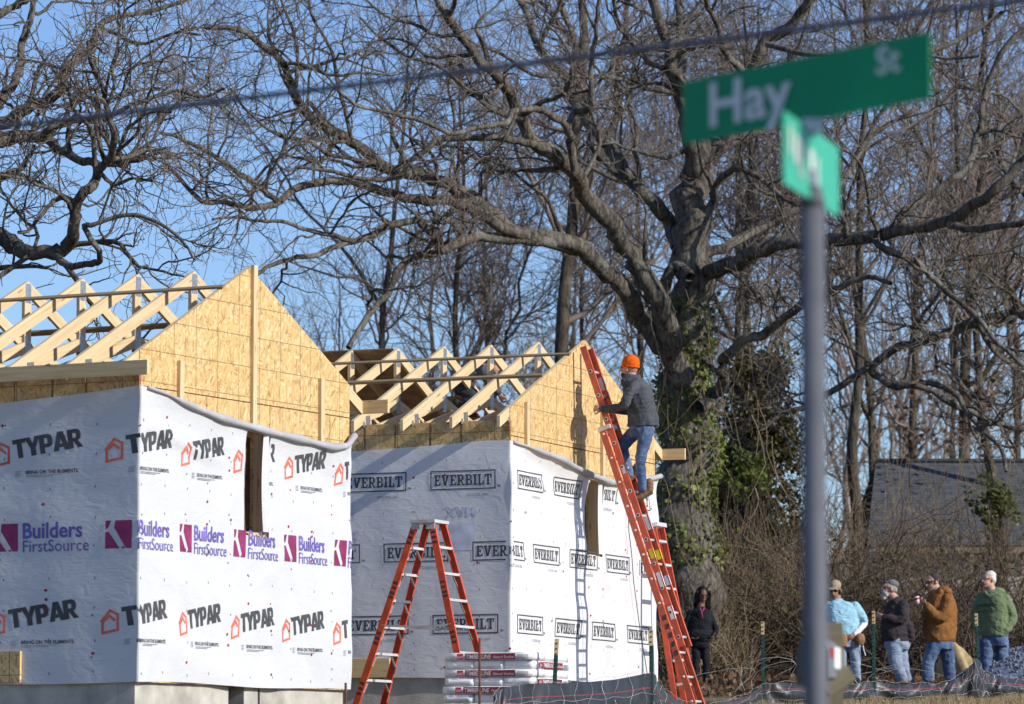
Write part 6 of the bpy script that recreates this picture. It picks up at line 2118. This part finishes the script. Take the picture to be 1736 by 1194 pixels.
# ---- bearded man with grey cap, in profile
def beard_man():
    P = Person(65.4, 1530, 'bearded man in grey cap, dark brown shirt and pale jeans looking up', GROUP)
    k = P.k
    sd = (.35, -.94, 0)
    P.head(1508, 998, (-.96, -.15, .18), 0, 1.02, (1521, 1021))
    B = P.body
    inner(B, P.pts([(1522, 1022), (1520, 1055), (1522, 1085)]), [.11, .14, .13])
    inner(B, P.pts([(1532, 1030, -.18), (1528, 1052, -.22), (1497, 1046, -.20)]), [.05, .042, .03])
    inner(B, P.pts([(1522, 1030, .18), (1516, 1052, .2), (1496, 1050, .16)]), [.05, .042, .03])
    P.hand(P.p(1499, 1046, -.20), P.p(1487, 1043, -.16), (0, .8, .3), .9, 1.0, 1)
    P.hand(P.p(1497, 1050, .16), P.p(1488, 1048, .14), (0, -.8, .3), .9, 1.0, -1)
    inner(B, P.pts([(1520, 1090, -.09), (1519, 1122, -.1), (1532, 1157, -.1)]), [.07, .055, .04])
    inner(B, P.pts([(1522, 1090, .09), (1524, 1122, .1), (1537, 1155, .1)]), [.07, .055, .04])
    P.finish(SK_L); P.face(); glasses(P, False)
    a, f, r, u = P.hat, P.hf, P.hr, P.hu
    b = Blob(); b.ball(a(0, -.028, .072), r * .088 * 1.09, f * .10 * 1.09, u * .066 * 1.09); b.ball(a(0, .065, .076), r * .06 * 1.09, f * .04 * 1.09, u * .010 * 1.09)
    b.build('cap', cloth('grey_cap', (.16, .16, .165), 30, .15), P.root, .009, 2)
    b = Blob(); b.ball(a(0, .040, -.085), r * .066 * 1.09, f * .062 * 1.09, u * .058 * 1.09); b.ball(a(0, .085, -.045), r * .04 * 1.09, f * .018 * 1.09, u * .018 * 1.09); b.ball(a(0, .06, -.135), r * .045 * 1.09, f * .04 * 1.09, u * .05 * 1.09)
    b.build('beard', cloth('grey_beard', (.42, .40, .38), 40, .25), P.root, .009, 2, .004)
    b = Blob()
    for e in (-1, 1): b.ball(a(e * .068, -.035, .0), r * .016 * 1.09, f * .05 * 1.09, u * .05 * 1.09)
    b.ball(a(0, -.085, -.01), r * .07 * 1.09, f * .025 * 1.09, u * .05 * 1.09)
    b.build('hair', cloth('grey_hair', (.30, .29, .28), 40, .25), P.root, .009, 2)
    b = Blob()
    b.trunk([(P.p(1521, 1014), .075, 8 * k), (P.p(1522, 1021), .18, 15 * k), (P.p(1521, 1036), .215, 22 * k), (P.p(1519, 1055), .215, 25 * k), (P.p(1519, 1072), .21, 26 * k), (P.p(1521, 1088), .20, 25 * k)], sd)
    b.chain(P.pts([(1532, 1027, -.17), (1532, 1042, -.23), (1525, 1052, -.24), (1510, 1049, -.23), (1500, 1047, -.21)]), [10.5 * k, 10 * k, 9 * k, 7.5 * k, 6.5 * k])
    b.chain(P.pts([(1522, 1027, .17), (1520, 1042, .23), (1514, 1052, .22), (1498, 1050, .17)]), [10 * k, 9 * k, 8.5 * k, 6.5 * k])
    b.chain(P.pts([(1541, 1062, -.1), (1545, 1082, -.08)]), [9 * k, 8 * k])
    b.build('shirt', cloth('dark_brown_knit', (.050, .040, .042), 9, .25), P.root, .012, 3, .007, 11)
    b = Blob()
    b.trunk([(P.p(1521, 1080), .19, 22 * k), (P.p(1521, 1095), .185, 22 * k), (P.p(1521, 1102), .16, 19 * k)], sd)
    b.chain(P.pts([(1516, 1097, -.09), (1519, 1124, -.1), (1531, 1152, -.1)]), [14 * k, 12 * k, 10 * k]); b.chain(P.pts([(1526, 1097, .09), (1529, 1124, .1), (1538, 1152, .1)]), [14 * k, 12 * k, 10 * k])
    b.build('jeans', JEANS_L, P.root, .012, 3, .006, 12)
    boots(P, [((1537, 1158, -.1), (1519, 1161, -.1)), ((1543, 1156, .1), (1527, 1158, .1))], GREY_SHOE)
beard_man()

# ---- man in brown hooded jacket drinking
def jacket_man():
    P = Person(65.5, 1592, 'man in brown hooded work jacket and sunglasses holding a white and red cup', GROUP)
    k = P.k
    sd = (.45, -.89, 0)
    P.head(1582, 987, (-.90, -.30, -.22), 0, 1.03, (1590, 1010))
    B = P.body
    inner(B, P.pts([(1590, 1010), (1592, 1045), (1592, 1085)]), [.12, .14, .13])
    inner(B, P.pts([(1604, 1020, -.16), (1592, 1046, -.24), (1570, 1028, -.26)]), [.05, .042, .03])
    inner(B, P.pts([(1588, 1020, .17), (1578, 1052, .2), (1572, 1075, .1)]), [.05, .042, .03])
    P.hand(P.p(1571, 1027, -.25), P.p(1558, 1016, -.24), (-.2, .3, .9), .7, 1.0, -1)
    P.hand(P.p(1573, 1072, .08), P.p(1568, 1083, .04), (.5, -.5, 0), .7, 1.0, 1)
    inner(B, P.pts([(1582, 1090, -.1), (1574, 1122, -.1), (1574, 1155, -.1)]), [.07, .055, .04])
    inner(B, P.pts([(1604, 1090, .1), (1608, 1122, .1), (1611, 1150, .15)]), [.07, .055, .04])
    P.finish(SK_L); P.face(True, False); glasses(P)
    a, f, r, u = P.hat, P.hf, P.hr, P.hu
    b = Blob(); b.ball(a(0, -.028, .062), r * .083 * 1.09, f * .092 * 1.09, u * .070 * 1.09); b.ball(a(0, -.075, -.01), r * .068 * 1.09, f * .034 * 1.09, u * .06 * 1.09)
    for e in (-1, 1): b.ball(a(e * .072, -.02, .02), r * .014 * 1.09, f * .035 * 1.09, u * .05 * 1.09)
    b.build('hair', cloth('dark_grey_hair', (.06, .052, .048), 40, .3), P.root, .009, 2, .003)
    duck = cloth('brown_canvas', (.235, .105, .032), 8, .18, .85)
    b = Blob()
    b.trunk([(P.p(1592, 1000), .09, 9 * k), (P.p(1594, 1008), .18, 19 * k), (P.p(1595, 1025), .225, 26 * k), (P.p(1594, 1045), .235, 28 * k), (P.p(1593, 1066), .235, 29 * k), (P.p(1593, 1082), .22, 27 * k), (P.p(1593, 1089), .21, 25 * k)], sd)
    b.chain(P.pts([(1606, 1017, -.16), (1605, 1034, -.24), (1594, 1047, -.27), (1581, 1040, -.28), (1572, 1029, -.26)]), [12.5 * k, 12 * k, 11 * k, 9.5 * k, 8 * k])
    b.chain(P.pts([(1590, 1016, .17), (1582, 1036, .24), (1578, 1054, .2), (1572, 1070, .1)]), [12 * k, 11 * k, 10 * k, 8 * k])
    jk = b.build('jacket', duck, P.root, .012, 3, .007, 14)
    b = Blob()   # hood lying on the shoulders
    b.ball(P.p(1601, 1003, .0), Vector((.13, .03, -.03)), Vector((-.03, .17, 0)), Vector((.02, 0, .085))); b.chain(P.pts([(1594, 1004, -.14), (1588, 1010, -.12), (1582, 1014, -.06)]), [.05, .045, .04])
    b.build('hood', duck, jk, .012, 3, .005)
    q = P.p(1580, 1060, -.30)
    MB().bar(q, q + Vector((.03, -.03, -.14)), .012, .006, (1, 0, 0)).build('pocket_edge', MT['black'], jk)
    b = Blob()
    b.trunk([(P.p(1593, 1082), .195, 23 * k), (P.p(1593, 1096), .19, 23 * k), (P.p(1593, 1102), .165, 20 * k)], sd)
    b.chain(P.pts([(1583, 1097, -.1), (1574, 1124, -.1), (1573, 1152, -.1)]), [13.5 * k, 11.5 * k, 10.5 * k]); b.chain(P.pts([(1604, 1097, .1), (1608, 1122, .1), (1610, 1148, .15)]), [13.5 * k, 11.5 * k, 10.5 * k])
    b.build('jeans', JEANS, P.root, .012, 3, .006, 15)
    boots(P, [((1579, 1158, -.1), (1561, 1161, -.12)), ((1615, 1152, .15), (1598, 1155, .13))], GREY_SHOE)
    # paper cup
    c = P.p(1556, 1022, -.23); ax = Vector((-.25, 0, 1)).normalized()
    cup = thing('paper_cup', c, 'white paper cup with red band held up by the man in the brown jacket', 'cup')
    MB().tube([c - ax * .02, c + ax * .085], [.032, .043], 14).build('cup_wall', MT['white'], cup, True)
    MB().tube([c + ax * .045, c + ax * .078], [.0405, .0435], 14, caps=False).build('red_band', MT['red_bright'], cup, True)
    MB().tube([c + ax * .086, c + ax * .096], [.045, .042], 14).build('lid', MT['white'], cup, True)
MT['red_bright'] = plain('bright_red_print', (.62, .02, .05), .5)
jacket_man()

# ---- white-haired man in green hoodie
def hoodie_man():
    P = Person(67.0, 1688, 'white-haired man in green hoodie with his hand in his jeans pocket', GROUP)
    k = P.k
    sd = (.80, -.60, 0)
    P.head(1676, 983, (-.82, -.55, .05), 0, 1.04, (1682, 1005))
    B = P.body
    inner(B, P.pts([(1682, 1008), (1684, 1045), (1684, 1080)]), [.12, .13, .12])
    inner(B, P.pts([(1702, 1018, -.1), (1714, 1048, -.08), (1694, 1078, -.16)]), [.05, .042, .03])
    inner(B, P.pts([(1664, 1018, .1), (1655, 1048, .08), (1660, 1076, -.02)]), [.05, .042, .03])
    P.hand(P.p(1697, 1075, -.16), P.p(1688, 1087, -.17), (-.4, .7, 0), .3, 1.0, 1)
    P.hand(P.p(1659, 1073, -.02), P.p(1664, 1086, -.05), (.5, .5, 0), .4, 1.0, -1)
    inner(B, P.pts([(1674, 1085, -.05), (1673, 1118, -.06), (1672, 1150, -.05)]), [.07, .055, .04])
    inner(B, P.pts([(1698, 1085, .05), (1699, 1118, .05), (1700, 1148, .06)]), [.07, .055, .04])
    P.finish(SK_L); P.face(); glasses(P, False)
    a, f, r, u = P.hat, P.hf, P.hr, P.hu
    b = Blob(); b.ball(a(0, -.025, .066), r * .085 * 1.09, f * .094 * 1.09, u * .072 * 1.09); b.ball(a(0, -.07, .0), r * .07 * 1.09, f * .04 * 1.09, u * .07 * 1.09)
    for e in (-1, 1): b.ball(a(e * .074, -.02, .02), r * .014 * 1.09, f * .035 * 1.09, u * .05 * 1.09)
    b.build('hair', cloth('white_hair', (.62, .60, .56), 40, .15), P.root, .009, 2, .004)
    green = cloth('olive_fleece', (.15, .19, .10), 8, .16)
    b = Blob()
    b.trunk([(P.p(1682, 1002), 10 * k, .09), (P.p(1683, 1009), 23 * k, .15), (P.p(1684, 1025), 29 * k, .19), (P.p(1684, 1045), 29 * k, .20), (P.p(1683, 1064), 29 * k, .20), (P.p(1683, 1080), 27 * k, .185)], sd)
    b.chain(P.pts([(1702, 1016, -.08), (1711, 1032, -.1), (1716, 1048, -.08), (1708, 1064, -.13), (1698, 1074, -.16)]), [11.5 * k, 10.5 * k, 9.5 * k, 8.5 * k, 7 * k])
    b.chain(P.pts([(1664, 1016, .1), (1656, 1034, .1), (1653, 1050, .08), (1659, 1072, -.02)]), [11 * k, 10 * k, 9 * k, 7 * k])
    hd = b.build('hoodie', green, P.root, .012, 3, .006, 17)
    b = Blob(); b.ball(P.p(1688, 1003, .06), Vector((.15, -.06, 0)), Vector((.05, .12, 0)), Vector((0, 0, .075))); b.chain(P.pts([(1670, 1004, -.08), (1676, 1011, -.15), (1688, 1006, -.14)]), [.03, .03, .035]); b.build('hood', green, hd, .012, 3)
    # faded lettering across the chest
    o = P.p(1671, 1028, -.225); xd = Vector((.86, -.5, 0)).normalized(); n = Vector((-.5, -.86, 0)).normalized()
    ink = plain('dark_print', (.035, .05, .03), .9)
    for row, (n_, h_, w_) in enumerate(((9, .045, .020), (10, .022, .014))):
        for i in range(n_):
            x = (i - n_ / 2) * (w_ + .012)
            MB().box(o + xd * x + up * (-.08 * row - .8 * x * x) + n * (-.06 * abs(x) - .0), xd * w_, up * h_, n * .004).build('chest_print', ink, hd)
    b = Blob()
    b.trunk([(P.p(1685, 1074), 25 * k, .17), (P.p(1685, 1088), 25 * k, .165), (P.p(1685, 1096), 23 * k, .14)], sd)
    b.chain(P.pts([(1673, 1090, -.05), (1672, 1118, -.06), (1671, 1148, -.05)]), [13 * k, 11 * k, 10 * k]); b.chain(P.pts([(1698, 1090, .05), (1699, 1118, .05), (1700, 1146, .06)]), [13 * k, 11 * k, 10 * k])
    b.build('jeans', JEANS, P.root, .012, 3, .006, 18)
    boots(P, [((1674, 1158, -.05), (1660, 1161, -.12)), ((1703, 1156, .06), (1690, 1160, -.04))], DARK_SHOE)
hoodie_man()

# ---- worker crouching among the trusses
def roof_man():
    Y = 52.4
    P = Person(Y, 800, 'worker in dark clothes crouching among the roof trusses of the farther house', None, at(790, 700, Y))
    k = P.k
    sd = (.3, -.95, 0)
    P.head(838, 615, (.80, .25, -.45), 0, 1.0, (822, 622))
    B = P.body
    inner(B, P.pts([(820, 625), (800, 637), (780, 652)]), [.11, .12, .12])
    inner(B, P.pts([(822, 630, -.17), (832, 655, -.2), (846, 668, -.12)]), [.05, .042, .03]); inner(B, P.pts([(820, 630, .17), (834, 652, .2), (846, 662, .12)]), [.05, .042, .03])
    P.hand(P.p(845, 667, -.12), P.p(850, 680, -.1), (.7, 0, -.4), .9, 1, 1); P.hand(P.p(845, 661, .12), P.p(850, 674, .1), (.7, 0, -.4), .9, 1, -1)
    inner(B, P.pts([(780, 655, -.1), (800, 672, -.14), (776, 694, -.12)]), [.07, .055, .04]); inner(B, P.pts([(780, 655, .1), (806, 668, .14), (790, 698, .12)]), [.07, .055, .04])
    P.finish(SK_L); P.face()
    a, f, r, u = P.hat, P.hf, P.hr, P.hu
    navy = cloth('navy_knit', (.02, .022, .035), 20, .2)
    b = Blob(); b.ball(a(0, -.02, .06), r * .090 * 1.09, f * .105 * 1.09, u * .085 * 1.09); b.ball(a(0, -.04, .0), r * .088 * 1.09, f * .085 * 1.09, u * .06 * 1.09); b.build('knit_hat', navy, P.root, .010, 2)
    b = Blob()
    b.trunk([(P.p(822, 622), .10, 11 * k), (P.p(814, 628), .20, 15 * k), (P.p(800, 636), .22, 17 * k), (P.p(786, 646), .20, 17 * k), (P.p(778, 655), .18, 15 * k)], sd)
    b.chain(P.pts([(820, 628, -.17), (830, 650, -.22), (844, 665, -.13)]), [10 * k, 9 * k, 7 * k]); b.chain(P.pts([(818, 628, .17), (832, 648, .22), (844, 660, .13)]), [10 * k, 9 * k, 7 * k])
    b.build('jacket', cloth('grey_jacket', (.09, .095, .105), 9, .3), P.root, .013, 3, .006, 20)
    b = Blob()
    b.trunk([(P.p(782, 648), .18, 14 * k), (P.p(776, 660), .18, 14 * k)], sd)
    b.chain(P.pts([(780, 658, -.1), (802, 672, -.14), (777, 694, -.12)]), [13 * k, 11 * k, 9 * k]); b.chain(P.pts([(780, 658, .1), (808, 668, .14), (791, 698, .12)]), [13 * k, 11 * k, 9 * k])
    b.build('trousers', cloth('dark_work_trousers', (.05, .055, .07), 9, .25), P.root, .013, 3, .005, 21)
    boots(P, [((774, 702, -.12), (790, 703, -.12)), ((788, 704, .12), (804, 705, .12))], DARK_SHOE)
    # plank the worker stands on, laid across the trusses
    q = h2.P(h2.w / 2 + .25, .9, h2.zp - .73)
roof_man()
